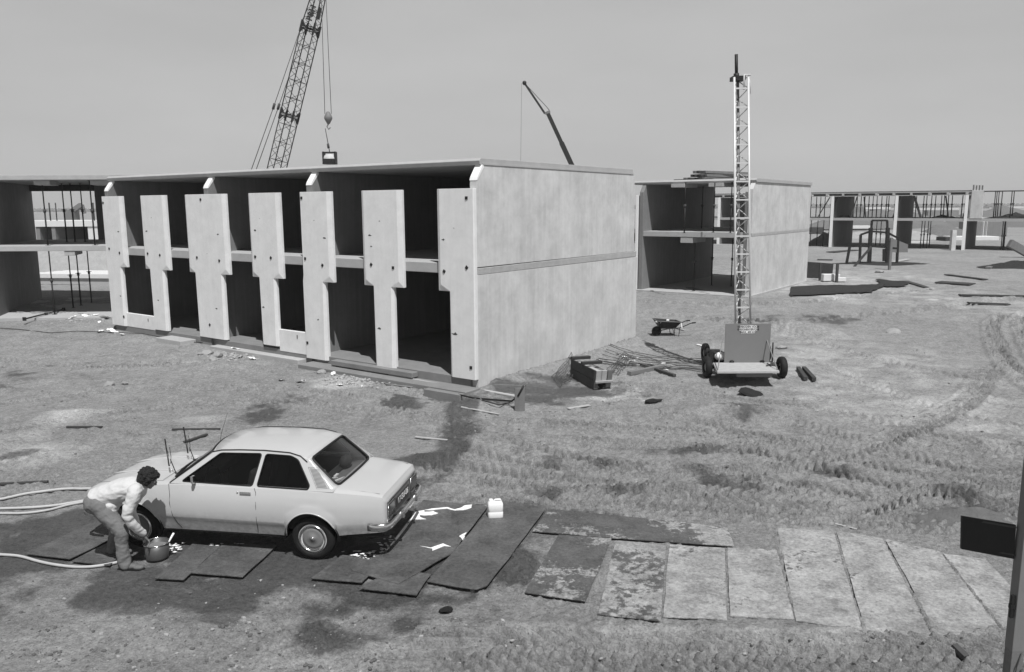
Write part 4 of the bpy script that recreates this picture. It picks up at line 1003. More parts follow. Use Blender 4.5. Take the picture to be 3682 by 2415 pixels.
for s_ in (1,-1):
    b=MB(); b.box(-2.19,-2.13,s_*.30-.025,s_*.30+.025,.46,.56); b.build('overrider',M['chrome'],bp_,bevel=.012)
    b=MB(); b.box(-2.10,-1.95,s_*.30-.02,s_*.30+.02,.46,.49); b.build('bumper_bracket',M['plastic'],bp_)
bumper(2.10,1,.44)
b=MB(); b.box(2.066,2.082,-.50,.50,.52,.68); b.build('grille',M['plastic'],car)
for s_ in (1,-1):
    b=MB(); b.box(2.06,2.095,min(s_*.44,s_*.62),max(s_*.44,s_*.62),.53,.67); b.build('headlight',M['chrome'],car,bevel=.01)
# lifted wipers and aerial
for (yy,pts,k) in ((.42,[(.90,.925),(.97,1.12),(1.02,1.40)],0),(-.14,[(.98,.93),(1.04,1.11),(1.10,1.40)],1)):
    b=MB(); P=[Vector((x,yy,z)) for x,z in pts]
    b.lathe([(0,.03),(.016,.025),(.018,0)],Matrix.Translation(P[0]-Vector((0,0,.01))),10)
    b.tube([P[0],P[0].lerp(P[1],.6),P[1]],.006,6); wa=b.build('wiper_arm',M['plastic'],car)
    b=MB(); m_=P[1]+Vector((0,0,.04)); A_=P[0].lerp(P[1],.55)+Vector((.035,.02,0)); B_=P[2]
    b.tube([A_,m_.lerp(A_,.5)+Vector((.018,0,0)),m_+Vector((.02,0,0)),m_.lerp(B_,.5)+Vector((.018,0,0)),B_],.0035,5); b.tube([m_-Vector((0,0,.10)),m_+Vector((-.012,0,0)),m_+Vector((0,0,.13))],.004,5); b.bar(A_+Vector((.012,0,0)),B_+Vector((.01,0,0)),.003,.012); b.build('wiper_blade',M['plastic'],wa)
b=MB(); b.tube([(.88,-.60,.92),(.82,-.62,1.2),(.72,-.64,1.49)],[.004,.003,.002],5); b.build('aerial',M['steel'],car)
# inside: seats, wheel, shelf with odds and ends
b=MB()
for s_ in (1,-1):
    b.box(-.15,.32,s_*.34-.23,s_*.34+.23,.42,.60); b.prism([(-.18,.5),(-.08,.55),(-.22,1.08),(-.32,1.06)],s_*.34-.22,s_*.34+.22,lambda a,z,t:Vector((a,t,z)))
b.box(-1.0,-.55,-.55,.55,.42,.62); b.prism([(-1.05,.5),(-.92,.55),(-1.08,.93),(-1.2,.93)],-.56,.56,lambda a,z,t:Vector((a,t,z)))
b.build('seat',M['seat'],car,bevel=.03)
b=MB(); b.box(-1.42,-1.05,-.60,.60,.885,.895); b.build('parcel_shelf',M['midsteel'],car)
b=MB(); b.box(.55,.90,-.62,.62,.78,.88); b.box(-1.3,1.0,-.66,.66,.36,.40); 
for s_ in (1,-1): b.box(-1.3,.8,s_*.70-.006,s_*.70+.006,.4,.90)
b.build('interior_trim',M['plastic'],car)
b=MB(); b.tube([Vector((.42+.06*math.sin(t)*0+.07*math.cos(t)*.4,.34+.18*math.sin(t),.86+.17*math.cos(t))) for t in np.linspace(0,2*math.pi,21)],.012,6); b.build('steering_wheel',M['plastic'],car)
b=MB(); 
for (x,y,z,rx,ry,rz_) in ((-1.16,.42,.98,.07,.09,.075),(-1.12,.35,1.02,.05,.06,.05)):
    b.lathe([(0,-1),(.7,-.7),(1,0),(.7,.7),(0,1)],Matrix.Translation((x,y,z))@Matrix.Diagonal((rx,ry,rz_,1)),12)
b.build('cloth_bundle',M['timber_pale'],car)
b=MB(); b.prism([(-.0,0),(.12,.02),(.10,.14),(.0,.10)],0,.02,lambda a,c_,t:Vector((-1.22+a,.05+c_,.90+t))); b.prism([(0,0),(.22,.03),(.2,.08),(.02,.06)],0,.02,lambda a,c_,t:Vector((-1.34+a*.5,.15+c_+a,.90+t))); b.tube([(-1.3,.42,.91),(-1.24,.34,.95),(-1.28,.25,.93)],.012,6); b.build('papers',M['paper'],car)
b=MB(); b.lathe([(0,-1),(.7,-.7),(1,0),(.7,.7),(0,1)],Matrix.Translation((-1.2,-.25,.99))@Matrix.Diagonal((.08,.14,.09,1)),14); b.build('dark_bag',M['seat'],car)

# ------------------------------------------------------------ the man washing the car
def ball(b,c,r,n=14,rot=None):
    r=(r,r,r) if isinstance(r,(int,float)) else r
    Mx=Matrix.Translation(c)@(rot if rot is not None else Matrix())@Matrix.Diagonal((*r,1))
    pr=[(math.sin(t),-math.cos(t)) for t in np.linspace(0,math.pi,n//2+3)]
    pr=[(max(a,.0001),h) for a,h in pr]
    o=len(b.v); b.lathe(pr,Mx,n)
def limb(b,pts,rs,n=16,ell=None):
    """tapered limb through the joints, with rounded ends"""
    P=[Vector(p) for p in pts]; D=[];RR=[]
    for i in range(len(P)-1):
        for k in range(6):
            t=k/6; p0=P[max(i-1,0)];p1=P[i];p2=P[i+1];p3=P[min(i+2,len(P)-1)]
            D.append(.5*((2*p1)+(p2-p0)*t+(2*p0-5*p1+4*p2-p3)*t*t+(3*p1-p0-3*p2+p3)*t**3)*.6+.4*(p1.lerp(p2,t))); RR.append(rs[i]+(rs[i+1]-rs[i])*t)
    D.append(P[-1]); RR.append(rs[-1])
    b.tube(D,RR,n,ell=ell)
    if ell is None:
        ball(b,D[0],RR[0]*.98,n); ball(b,D[-1],RR[-1]*.98,n)
def fuse(b,name,m,parent,vox=.008,smooth=6,wr=None):
    o=b.build('tmp',None,None,recalc=True)
    md=o.modifiers.new('r','REMESH'); md.mode='VOXEL'; md.voxel_size=vox; md.use_smooth_shade=True
    s=o.modifiers.new('s','SMOOTH'); s.factor=.5; s.iterations=smooth
    bpy.context.view_layer.update()
    me=bpy.data.meshes.new_from_object(o.evaluated_get(bpy.context.evaluated_depsgraph_get())); bpy.data.objects.remove(o)
    me.name=name
    if wr:
        ns=[v.normal.copy() for v in me.vertices]
        for v,nn in zip(me.vertices,ns): v.co+=nn*wr(v.co)
        me.update()
    for p in me.polygons: p.use_smooth=True
    me.materials.clear(); me.materials.append(m)
    r=bpy.data.objects.new(name,me); COL.objects.link(r); r.parent=parent; return r
MO=Vector((-4.85,9.40,0))
man=empty('person',MO,0,'man in pale shirt and grey trousers bending over a bucket by the front wheel','person')
def W(x,y,z): return Vector((x,y,z))-MO
hipN,hipF=W(-5.06,9.31,.80),W(-5.10,9.52,.79)
knN,anN=W(-4.785,9.24,.48),W(-4.775,9.23,.10)
knF,anF=W(-5.02,9.63,.43),W(-5.14,9.66,.10)
shN,elN,wrN=W(-4.60,9.225,1.0),W(-4.665,9.165,.70),W(-4.575,9.33,.405)
shF,elF,wrF=W(-4.66,9.56,.97),W(-4.83,9.60,.66),W(-4.715,9.50,.385)
headc=W(-4.485,9.405,1.105)
hr=Matrix.Rotation(R(-14),4,'Z').inverted()@Matrix.Rotation(R(34),4,'Y')   # turned slightly away and looking down
def hp(x,y,z): return headc+(hr@Vector((x,y,z)))
b=MB()
limb(b,[W(-5.08,9.41,.84),W(-4.88,9.40,.93),W(-4.66,9.39,1.0)],[.105,.105,.11])
limb(b,[shF,shN],[.055,.055]); 
limb(b,[W(-4.63,9.40,1.02),hp(-.03,0,-.07)],[.058,.05])
for h_,k_,a_ in ((hipN,knN,anN),(hipF,knF,anF)): limb(b,[h_,k_,a_],[.075,.05,.035])
for s_,e_,w_ in ((shN,elN,wrN),(shF,elF,wrF)): limb(b,[s_,e_,w_],[.045,.036,.027])
# skull, jaw, nose, ears, lips, brow
ball(b,hp(-.005,0,.03),(.095,.075,.09),20,hr); ball(b,hp(.035,0,-.04),(.062,.056,.065),18,hr); ball(b,hp(.068,0,-.082),(.026,.028,.022),12,hr)
ball(b,hp(.098,0,-.005),(.016,.012,.026),10,hr); ball(b,hp(.108,0,-.022),(.014,.016,.012),10,hr)
for s_ in (1,-1):
    ball(b,hp(.072,s_*.033,.030),(.018,.024,.009),10,hr); ball(b,hp(-.005,s_*.078,-.005),(.020,.010,.030),10,hr); ball(b,hp(.062,s_*.040,-.02),(.02,.02,.022),10,hr)
ball(b,hp(.092,0,-.045),(.010,.022,.005),10,hr); ball(b,hp(.090,0,-.056),(.010,.018,.006),10,hr)
# hands: palm, four unequal bent fingers, thumb from the side
def hand(w,dirv,side,spread,sg):
    d=Vector(dirv).normalized(); sd=Vector(side); sd=(sd-d*sd.dot(d)).normalized(); nn=d.cross(sd)*sg
    pc=w+d*.055
    for k in range(4):
        t=(k-1.5)*.0185; limb(b,[w+d*.012+sd*t*.55,pc+sd*t*.8,w+d*.095+sd*t],[.017,.016,.0125],10)
    for k,(ln,cu) in enumerate(((.062,.018),(.074,.02),(.068,.026),(.052,.03))):
        t=(k-1.5)*.0185*1.15*spread; p0=w+d*.092+sd*t; p1=p0+d*ln*.42+nn*cu*.3+sd*t*.12; p2=p1+d*ln*.33+nn*cu*.75; p3=p2+d*ln*.22+nn*cu
        limb(b,[p0,p1,p2,p3],[.0098,.0092,.0085,.0072],10)
    q0=w+d*.03-sd*.026; limb(b,[q0,q0+d*.030-sd*.022+nn*.012,q0+d*.062-sd*.026+nn*.026],[.0135,.0115,.009],10)
hand(wrN,(.30,.45,-.85),(.75,-.6,0),1.25,1)
hand(wrF,(.62,.10,-.75),(.2,.9,0),1.2,-1)
bodyo=fuse(b,'body',M['skin'],man,.0052,3)
for s_ in (1,-1):
    e=MB(); ball(e,hp(.079,s_*.031,.012),(.010,.013,.008),12,hr); e.build('eye',M['paper'],bodyo)
    e=MB(); ball(e,hp(.0875,s_*.031,.011),(.003,.006,.005),10,hr); e.build('iris',M['hair'],bodyo)
# hair: curly mass
b=MB(); ball(b,hp(-.022,0,.048),(.108,.092,.088),20,hr); ball(b,hp(-.065,0,-.02),(.066,.084,.088),16,hr); ball(b,hp(.045,0,.085),(.055,.07,.035),14,hr)
for s_ in (1,-1): ball(b,hp(-.012,s_*.068,-.005),(.058,.028,.072),12,hr)
rr=random.Random(3)
for k in range(110):
    th=rr.uniform(0,2*math.pi); ph=math.acos(rr.uniform(-.9,1)); v=Vector((math.sin(ph)*math.cos(th),math.sin(ph)*math.sin(th),math.cos(ph)))
    if v.x>.62 and v.z<.45: continue
    ball(b,hp(-.022+v.x*.104,v.y*.090,.036+v.z*.092),rr.uniform(.012,.029),8)
fuse(b,'hair',M['hair'],man,.0045,1,lambda p:mnoise.noise(p*55)*.009+mnoise.noise(p*120)*.004)
# shirt
b=MB()
limb(b,[W(-5.16,9.41,.845),W(-5.03,9.41,.895),W(-4.86,9.40,.955),W(-4.70,9.39,1.0),W(-4.60,9.39,1.015)],[.15,.155,.16,.155,.12],24,ell=(1.12,.90))
ball(b,W(-5.14,9.41,.86),(.10,.165,.125),18); ball(b,W(-4.61,9.39,1.0),(.10,.17,.105),20)
ball(b,W(-4.93,9.36,.80),(.10,.13,.08),16); ball(b,W(-4.90,9.33,.745),(.045,.09,.05),14)   # loose front hanging down
limb(b,[shN+Vector((.01,.04,.01)),shN+Vector((0,0,-.05)),elN+Vector((0,0,.02)),wrN.lerp(elN,.45)+Vector((0,-.005,0)),wrN+Vector((0,0,.03))],[.088,.083,.060,.056,.044])
limb(b,[shF+Vector((.01,-.04,.01)),shF+Vector((0,0,-.05)),elF,wrF.lerp(elF,.45),wrF+Vector((0,0,.03))],[.085,.08,.060,.054,.044])
b.tube([wrN+Vector((0,0,.05)),wrN+Vector((.004,.006,.005))],.040,16); b.tube([wrF+Vector((0,0,.05)),wrF+Vector((0,0,.005))],.039,16)
limb(b,[W(-4.585,9.33,1.06),W(-4.545,9.40,1.075),W(-4.575,9.47,1.06)],[.032,.034,.032],12)
def wrs(p):
    q=p*1.0
    a=mnoise.noise(Vector((q.x*9,q.y*5,q.z*16)))*.010+mnoise.noise(Vector((q.x*22+5,q.y*12,q.z*30)))*.005
    # creases gathered round elbow and armpit
    for c,k in ((elN,70),(W(-4.70,9.27,.90),60)):
        d=(q-c).length; a+=math.sin(d*k+3*mnoise.noise(q*12))*.0055*math.exp(-(d/.12)**2)
    return a
fuse(b,'shirt',M['shirt'],man,.0065,4,wrs)
# trousers
b=MB()
ball(b,W(-5.12,9.415,.82),(.145,.175,.13),22); limb(b,[W(-5.14,9.33,.82),W(-5.14,9.50,.82)],[.13,.13],18)
limb(b,[hipN+Vector((-.02,0,.02)),hipN.lerp(knN,.4)+Vector((-.005,0,.0)),knN,knN.lerp(anN,.35)+Vector((-.02,0,0)),anN+Vector((-.0,0,-.03))],[.125,.108,.083,.074,.078],18)
limb(b,[hipF+Vector((-.02,0,.02)),hipF.lerp(knF,.4),knF,knF.lerp(anF,.35)+Vector((-.02,0,0)),anF+Vector((0,0,-.03))],[.12,.105,.08,.072,.076],18)
def wrt(p):
    a=mnoise.noise(Vector((p.x*10,p.y*8,p.z*13)))*.010+mnoise.noise(Vector((p.x*26,p.y*20,p.z*34)))*.0045
    for c,k,w_ in ((knN+Vector((-.07,0,.03)),75,.10),(anN,80,.10),(hipN+Vector((.06,0,-.02)),55,.12)):
        d=(p-c).length; a+=math.sin(d*k+4*mnoise.noise(p*10))*.007*math.exp(-(d/w_)**2)
    return a
fuse(b,'trousers',M['jeans'],man,.0075,3,wrt)
# belt line
# shoes
for nm,an,hd in (('near',anN,R(-4)),('far',anF,R(6))):
    b=MB(); c,s=math.cos(hd),math.sin(hd)
    def f(x,y,z): return Vector((an.x+c*x-s*y,an.y+s*x+c*y,z))
    ball(b,f(-.04,0,.055),(.052,.042,.05),16); ball(b,f(.06,0,.048),(.10,.042,.038),18); ball(b,f(.17,0,.040),(.07,.048,.032),18); limb(b,[f(-.01,0,.06),f(-.0,0,.11)],[.046,.043],14)
    for k in range(3): ball(b,f(.06+.025*k,0,.083-.008*k),(.008,.03,.006),8)
    sh=fuse(b,'shoe',M['shoe'],man,.006,2)
    b=MB(); pts=[(-.09,-.032),(.0,-.036),(.10,-.044),(.19,-.042),(.245,-.018),(.245,.018),(.19,.042),(.10,.044),(.0,.036),(-.09,.032)]
    b.prism(pts,.008,.026,lambda a,e,t:f(a,e,t)); b.build('sole',M['plastic'],sh,bevel=.004)

# ------------------------------------------------------------ bucket, can, foam, hoses
e=empty('bucket',(-4.515,9.535,.02),0,'round dull metal bucket in which the man dips his hands','bucket')
b=MB(); b.lathe([(0,.006),(.128,.006),(.130,0),(.134,.0),(.137,.02),(.152,.20),(.150,.20),(.135,.02),(0,.018)],None,36); b.build('pail',M['bucket'],e)
b=MB(); b.tube([(.153*math.cos(t),.153*math.sin(t),.203) for t in np.linspace(0,2*math.pi,37)],.006,6); b.build('rim',M['chrome'],e)
b=MB(); b.lathe([(.0,.145),(.146,.145)],None,30); b.build('soapy_water',M['midsteel'],e)
b=MB(); P=[Vector((.155*math.cos(t),-.155*math.sin(t)*.1,.195+.0)) for t in (0,)]
b.tube([(.155,.01,.19),(.165,.0,.215),(.175,.05,.25),(.19,.09,.285)],[.006,.01,.013,.014],8); b.build('handle_grip',M['paper'],e)
b=MB(); b.tube([(.155,.0,.19),(.13,.10,.205),(.05,.158,.20),(-.07,.15,.2),(-.155,.01,.19)],.004,6); b.build('bail',M['steel'],e)
cp=G(1151,1211); e=empty('jerrycan',(cp.x,cp.y+.07,.035),R(8),'squat white plastic can standing alone on a wet board','can')
b=MB(); 
rings=[]
for z,k,r_ in ((0,.92,.03),(.012,1,.035),(.09,1,.035),(.095,.97,.035),(.105,.97,.035),(.11,1,.035),(.20,1,.035),(.225,.93,.045),(.238,.75,.05)):
    w_,d_=.108*k,.075*k; P=roundpoly([(-w_,-d_),(w_,-d_),(w_,d_),(-w_,d_)],r_,4); rings.append([Vector((x,y,z)) for x,y in P])
b.grid(rings,True,True); n=len(rings[0]); b.add(rings[-1],[tuple(range(n))]); b.add(rings[0],[tuple(range(n))]); b.build('can_body',M['canp'],e)
b=MB(); b.lathe([(0,.272),(.026,.272),(.028,.268),(.028,.236),(.03,.234)],Matrix.Translation((-.062,0,0)),16); b.build('screw_cap',M['canp'],e)
b=MB(); b.tube([(-.02,0,.236),(.0,0,.262),(.07,0,.262),(.09,0,.228)],.012,8); b.build('carry_handle',M['canp'],e)
def puddle(name,pts,m,lab,cat,z=.05,th=.006,jit=.03,mode='board'):
    P=[G(*p) for p in pts]; D=[]
    for i in range(len(P)):
        a,c=P[i],P[(i+1)%len(P)]
        for k in range(5):
            q=a.lerp(c,k/5); D.append(Vector((q.x+mnoise.noise(q*7)*jit,q.y+mnoise.noise(q*7+Vector((9,0,0)))*jit,0)))
    b=MB(); n=len(D); bm=bmesh.new(); vs=[bm.verts.new((p.x,p.y,0)) for p in D]
    for i in range(n): bm.edges.new((vs[i],vs[(i+1)%n]))
    bmesh.ops.triangle_fill(bm,edges=bm.edges[:],use_beauty=True,normal=(0,0,1)); bm.verts.index_update()
    b.add([Vector((v.co.x,v.co.y,z+th+mnoise.noise(v.co*9)*.003)) for v in bm.verts],[tuple(v.index for v in f.verts) for f in bm.faces],True)
    bm.free()
    if mode=='ground':
        b.v=[(v[0],v[1],gz(v[0],v[1])+.07) for v in b.v]; o=b.build(name,m); tag(o,lab,cat); return o
    b.add([Vector((p.x,p.y,z+th)) for p in D]+[Vector((p.x,p.y,z-.03)) for p in D],[(i,(i+1)%n,n+(i+1)%n,n+i) for i in range(n)])
    o=b.build(name,m); tag(o,lab,cat); return o
BZ=.052
puddle('foam_pool',[q8(500,245),q8(548,185),q8(600,178),q8(605,190),q8(660,183),q8(685,196),q8(640,212),q8(560,210),q8(560,222),q8(612,236),q8(530,236)],M['soap'],'thick white foam spilled beside the car bumper','foam',BZ)
puddle('foam_streak',[q8(600,176),q8(645,166),q8(750,160),q8(800,172),q8(860,148),q8(915,142),q8(905,158),q8(850,178),q8(800,180),q8(745,168),q8(650,176)],M['soap'],'long thin foam streak running from the foam pool towards the can','foam',BZ)
puddle('foam_streak',[q8(570,415),q8(640,425),q8(720,398),q8(772,418),q8(730,415),q8(650,448),q8(652,432)],M['soap'],'thin crooked foam line in the middle of the wet board','foam',BZ,.004,.01)
puddle('foam_streak',[q8(830,350),q8(850,335),q8(872,325),q8(862,345),q8(868,352),q8(850,375),q8(842,362)],M['signbg'],'faint foam smear left of the long dark board','foam',BZ,.004,.02)
rr=random.Random(11); b=MB()
for k in range(210):
    px,py=rr.choice([(rr.gauss(660,60),rr.gauss(905,14)),(rr.gauss(1130,45),rr.gauss(910,14)),(rr.gauss(960,70),rr.gauss(905,10)),(2050+rr.gauss(-120,70),960+rr.gauss(0,18)),(rr.gauss(2090,30),rr.gauss(900,30))])
    if 1400<px<1800: continue
    p=G(*q1(px,py)); p.z=.034+rr.random()*.004
    P=[]; n=7; a0=rr.random()*6
    s=rr.uniform(.006,.026)
    for i in range(n): a=a0+2*math.pi*i/n; r_=s*rr.uniform(.4,1.2); P.append(Vector((p.x+math.cos(a)*r_*1.7,p.y+math.sin(a)*r_,p.z)))
    b.add([*P,p+Vector((0,0,.006))],[(i,(i+1)%n,n) for i in range(n)])
o=b.build('foam_flecks',M['soap']); tag(o,'scattered soap flecks on the wet ground along the car','foam'); o['kind']='stuff'
def hose(name,pts,r,m,lab,cat='hose',lift=0.02,grp=None):
    P=[GT(*p) for p in pts]; D=[]
    for i in range(len(P)-1):
        p0=P[max(i-1,0)];p1=P[i];p2=P[i+1];p3=P[min(i+2,len(P)-1)]
        for k in range(7):
            t=k/7; q=.5*((2*p1)+(p2-p0)*t+(2*p0-5*p1+4*p2-p3)*t*t+(3*p1-p0-3*p2+p3)*t**3); D.append(q)
    D.append(P[-1]); Zs=[max(gz(q.x,q.y),.0) for q in D]; Zs=[max(Zs[max(0,i-3):i+4])*.5+sum(Zs[max(0,i-6):i+7])/len(Zs[max(0,i-6):i+7])*.5 for i in range(len(D))]; D=[Vector((q.x,q.y,z+r+lift*.3)) for q,z in zip(D,Zs)]
    b=MB(); b.tube(D,r,8); o=b.build(name,m); tag(o,lab,cat,grp); return o
hose('water_hose',[(-80,1168),(0,1165),(60,1154),(110,1147),(160,1142),(212,1143),(250,1150)],.021,M['hose'],'pale hose behind the man, topmost of the three')
hose('water_hose',[(-80,1188),(0,1187),(60,1185),(120,1180),(170,1173),(215,1165)],.021,M['hose'],'pale hose behind the man, middle one of the three')
hose('water_hose',[(-80,1196),(0,1197),(60,1196),(110,1190),(160,1178),(215,1168)],.018,M['hose'],'pale hose behind the man, lowest of the three')
hose('water_hose',[(-60,1292),(0,1294),(50,1298),(95,1310),(140,1319),(190,1323),(235,1319),(276,1310),(300,1300)],.019,M['hose'],'pale hose curving across the ground in front of the man\'s feet')
def slat(px0,py0,px1,py1,w,t,m,lab,cat='board',name='lath',dz=.015,grp=None):
    a,c=GT(px0,py0),GT(px1,py1); b=MB(); a.z+=dz+t/2;c.z+=dz+t/2; b.bar(a,c,w,t); o=b.build(name,m,bevel=.004); tag(o,lab,cat,grp); return o
slat(-10,1130,112,1124,.06,.03,M['timber_dark'],'long dark lath on the mud at the left edge')
slat(155,996,238,997,.05,.03,M['timber_dark'],'dark lath lying on the sandy patch left of the car')
slat(400,1001,512,997,.05,.03,M['timber_dark'],'dark lath behind the lifted wiper')
slat(428,1031,482,1014,.06,.03,M['timber_dark'],'short slanting lath between the wipers and the aerial')
slat(965,1019,1040,1027,.05,.02,M['timber_pale'],'thin pale lath lying on the mud behind the car boot')
slat(1072,958,1160,966,.05,.02,M['timber_pale'],'pale lath lying behind the wet trail by the shell')
slat(1320,955,1370,945,.10,.02,M['timber_pale'],'pale scrap strip right of the stub post')
slat(1490,852,1568,880,.09,.07,M['rust'],'dark bar pointing to the crate, right of the rebar mats','bar','steel_bar')
slat(1462,876,1540,858,.13,.10,M['midsteel'],'grey pipe piece crossing the dark bar','pipe','pipe_piece')
slat(1855,862,1872,888,.10,.09,M['timber_dark'],'left one of two dark beams beside the trailer wheel','beam','timber_beam')
slat(1868,862,1892,890,.10,.09,M['timber_dark'],'right one of two dark beams beside the trailer wheel','beam','timber_beam')
slat(1620,802,1643,808,.08,.03,M['paper'],'small white curved strip left of the sign board','scrap','white_strip')
slat(1562,759,1592,768,.08,.02,M['timber_pale'],'pale plank end behind the sign board','board','plank')
slat(2050,1236,1940,1228,.03,.01,M['timber_pale'],'thin lath along the back edge of the boards, right part')

# heap of gravel near the right post
def heap(px,py,rx,ry,h,m,name,lab,cat,seed=0,n=26,rot=0,kind=None):
    c=GT(px,py); b=MB(); rows=[]
    for i in range(n+1):
        f=i/n; row=[]
        for k in range(40):
            a=2*math.pi*k/40; x=math.cos(a)*rx*f;y=math.sin(a)*ry*f
            q=Vector((c.x+x*math.cos(rot)-y*math.sin(rot),c.y+x*math.sin(rot)+y*math.cos(rot),0))
            z=c.z+h*(1-f)**.9*(1+.35*mnoise.noise(Vector((q.x*1.7,q.y*1.7,seed))))+.12*h*mnoise.noise(Vector((q.x*7,q.y*7,seed+4)))+.03*mnoise.noise(Vector((q.x*19,q.y*19,seed)))*min(1,h*3)
            if f>.97: z=c.z-.12
            row.append(Vector((q.x,q.y,z)))
        rows.append(row)
    b.grid(rows,True,True); o=b.build(name,m); tag(o,lab,cat)
    if kind: o['kind']=kind
    return o
heap(2235,1203,1.15,.42,.22,M['soil'],'soil_heap','long dark heap of crumbly soil behind the sign post','heap',2,rot=-.1)
heap(2160,1222,.7,.22,.08,M['soil'],'soil_heap','small flat spill of soil left of the long heap','heap',5)

# dark sign on its post at the right edge
pp=Vector((3.39,4.98,0)); e=empty('sign_post',pp,0,'grey steel post at the right edge carrying a dark sign board seen from behind','sign')
b=MB(); b.bar((0,0,1.42),(0,0,3.3),.085,.085); b.build('post_upper',M['midsteel'],e,bevel=.004)
b=MB(); b.bar((0,0,-.3),(0,0,1.42),.082,.082); b.build('post_foot',M['timber'],e,bevel=.004)
bl=at(2236.5,1200,5.42)-pp; bl2=at(2235,1276,5.42)-pp; br=at(2362,1221,5.0)-pp; br2=at(2357,1299,5.0)-pp
b=MB(); off=Vector((.0,.02,0)); b.add([bl,br,br2,bl2,bl+off,br+off,br2+off,bl2+off],[(0,1,2,3),(7,6,5,4),(0,4,5,1),(1,5,6,2),(2,6,7,3),(3,7,4,0)]); b.build('sign_board',M['steel'],e)
b=MB(); b.bar(bl+Vector((.01,-.006,-.012)),br+Vector((0,-.006,-.012)),.008,.012); b.bar(bl2+Vector((.01,-.006,.03)),br2+Vector((0,-.006,.03)),.006,.01); b.build('board_rim',M['rust'],e)
b=MB(); b.bar((-.06,-.02,1.66),(-.06,-.02,1.82),.02,.02); b.bar((-.075,-.02,1.74),(-.04,-.02,1.74),.03,.03); b.build('clamp',M['steel'],e)
b=MB(); b.tube([(.02,-.05,1.42),(-.01,-.055,1.32),(-.02,-.055,1.2),(.0,-.055,1.18),(.02,-.055,1.25),(.03,-.05,1.3)],.004,6); b.build('wire',M['rope'],e)
slat(2195,1482,2236,1528,.035,.02,M['timber_dark'],'short dark stake lying by the foot of the sign post','stake')
slat(2215,1515,2245,1532,.07,.05,M['rust'],'dark clod like block at the end of the lying stake','block','block')

# ------------------------------------------------------------ mast on its trailer
TC=Vector((5.92,19.95,gz(5.92,19.6)+.01)); e=empty('mast_trailer',TC,0,'lattice hoist mast standing on a small wheeled trailer with a lettered board','hoist')
def tl(p): return p-TC
bx0=at(1676,1000,19.95).x-TC.x; bx1=at(1779.5,1000,19.95).x-TC.x
yb=-.03
b=MB(); b.box(bx0,bx1,yb-.012,yb+.012,.40,1.40); bd=b.build('warning_board',M['board'],e,bevel=.004)
bc=(bx0+bx1)/2
for txt,z,w_,s_ in (('VERBODEN VOOR',1.325,.44,.066),('PERSONENVERVOER',1.255,.46,.060),('MAX. 400 KG',1.185,.37,.066)):
    b=MB(); b.box(bc-w_/2,bc+w_/2,yb-.019,yb-.013,z-.031,z+.031); sp=b.build('sign_strip',M['signbg'],bd)
    text_mesh('sign_letters',txt,s_,M['signtext'],sp,Matrix(((1,0,0,bc),(0,0,-1,yb-.022),(0,1,0,z),(0,0,0,1))),extrude=.001,bold=.0012)
b=MB()
pf=[(tl(at(1689.0,1000,18.85)).x+.02,-1.12),(tl(at(1778,1000,18.85)).x+.19,-1.12),(bx1+.16,-.02),(bx0-.10,-.02)]
b.prism([(-.80,-.02),(.70,-.02),(.53,-1.12),(-.97,-1.12)],.345,.40,lambda x,y,t:Vector((x,y,t))); b.build('platform',M['galv'] if False else M['timber_pale'],e,bevel=.006)
b=MB(); b.box(bx0+.05,bx1-.25,-1.05,-.95,.24,.34); b.box(bx0+.1,bx1-.1,-.1,1.6,.26,.36); b.box(-.62,.62,.0,.12,.22,.34); b.build('chassis',M['midsteel'],e)
for x in (bx0+.19,bx1-.19):
    b=MB(); b.box(x-.06,x+.06,yb-.03,yb-.012,.40,.43); b.tube([(x-.05,yb-.03,.44),(x,yb-.04,.46),(x+.05,yb-.03,.44)],.012,6); b.build('hinge',M['steel'],bd)
for s_ in (-1,1):
    b=MB(); b.bar((s_*.56-.02,.0,1.0),(.52 if s_>0 else -.93,-1.0,.41),.022,.018); b.build('stay_bar',M['board'],e)
def tr_wheel(x,y):
    b=MB(); b.lathe([(.14,-.07),(.20,-.085),(.245,-.075),(.27,-.05),(.277,0),(.27,.05),(.245,.075),(.20,.085),(.14,.07),(.14,-.07)],Matrix.Translation((x,y,.275))@Matrix.Rotation(R(90),4,'Y')@Matrix.Rotation(0,4,'Z'),30); w=b.build('wheel',M['rubber'],e)
    b=MB(); b.lathe([(0,-.03),(.06,-.06),(.14,-.03),(.15,-.06),(.15,.06),(.14,.03),(.06,.06),(0,.03)],Matrix.Translation((x,y,.275))@Matrix.Rotation(R(90),4,'Y'),24); b.build('rim',M['midsteel'],w)
tr_wheel(4.99-TC.x,19.98-TC.y); tr_wheel(6.87-TC.x,19.9-TC.y); tr_wheel(5.42-TC.x,21.95-TC.y); tr_wheel(7.1-TC.x,21.9-TC.y)
b=MB(); b.tube([(-.93,.03,.275),(.95,-.05,.275)],.035,8); b.tube([(-.5,2.0,.275),(1.18,1.95,.275)],.035,8); b.bar((-.9,0,.3),(-.45,2,.3),.05,.05); b.bar((.9,0,.3),(.6,2,.3),.05,.05); b.build('axle',M['steel'],e)
b=MB(); b.box(-.72,-.45,.25,.7,.3,.62); b.build('winch_motor',M['steel'],e,bevel=.02)
b=MB(); ball(b,(-.55,.2,.52),(.16,.12,.11),12); b.build('white_bag',M['paper'],e)
b=MB(); b.tube([(.73,.05,.35),(.73,.05,.9)],.02,6); b.build('jack_handle',M['steel'],e)
rr=random.Random(5); b=MB()
for k in range(9):
    x=.36+rr.random()*.28; b.bar((x,-.55+rr.random()*.2,.41),(x+rr.uniform(-.14,.14),-.5+rr.random()*.2,.43+rr.random()*.03),.04,.02)
b.build('debris_on_platform',M['rust'],e)
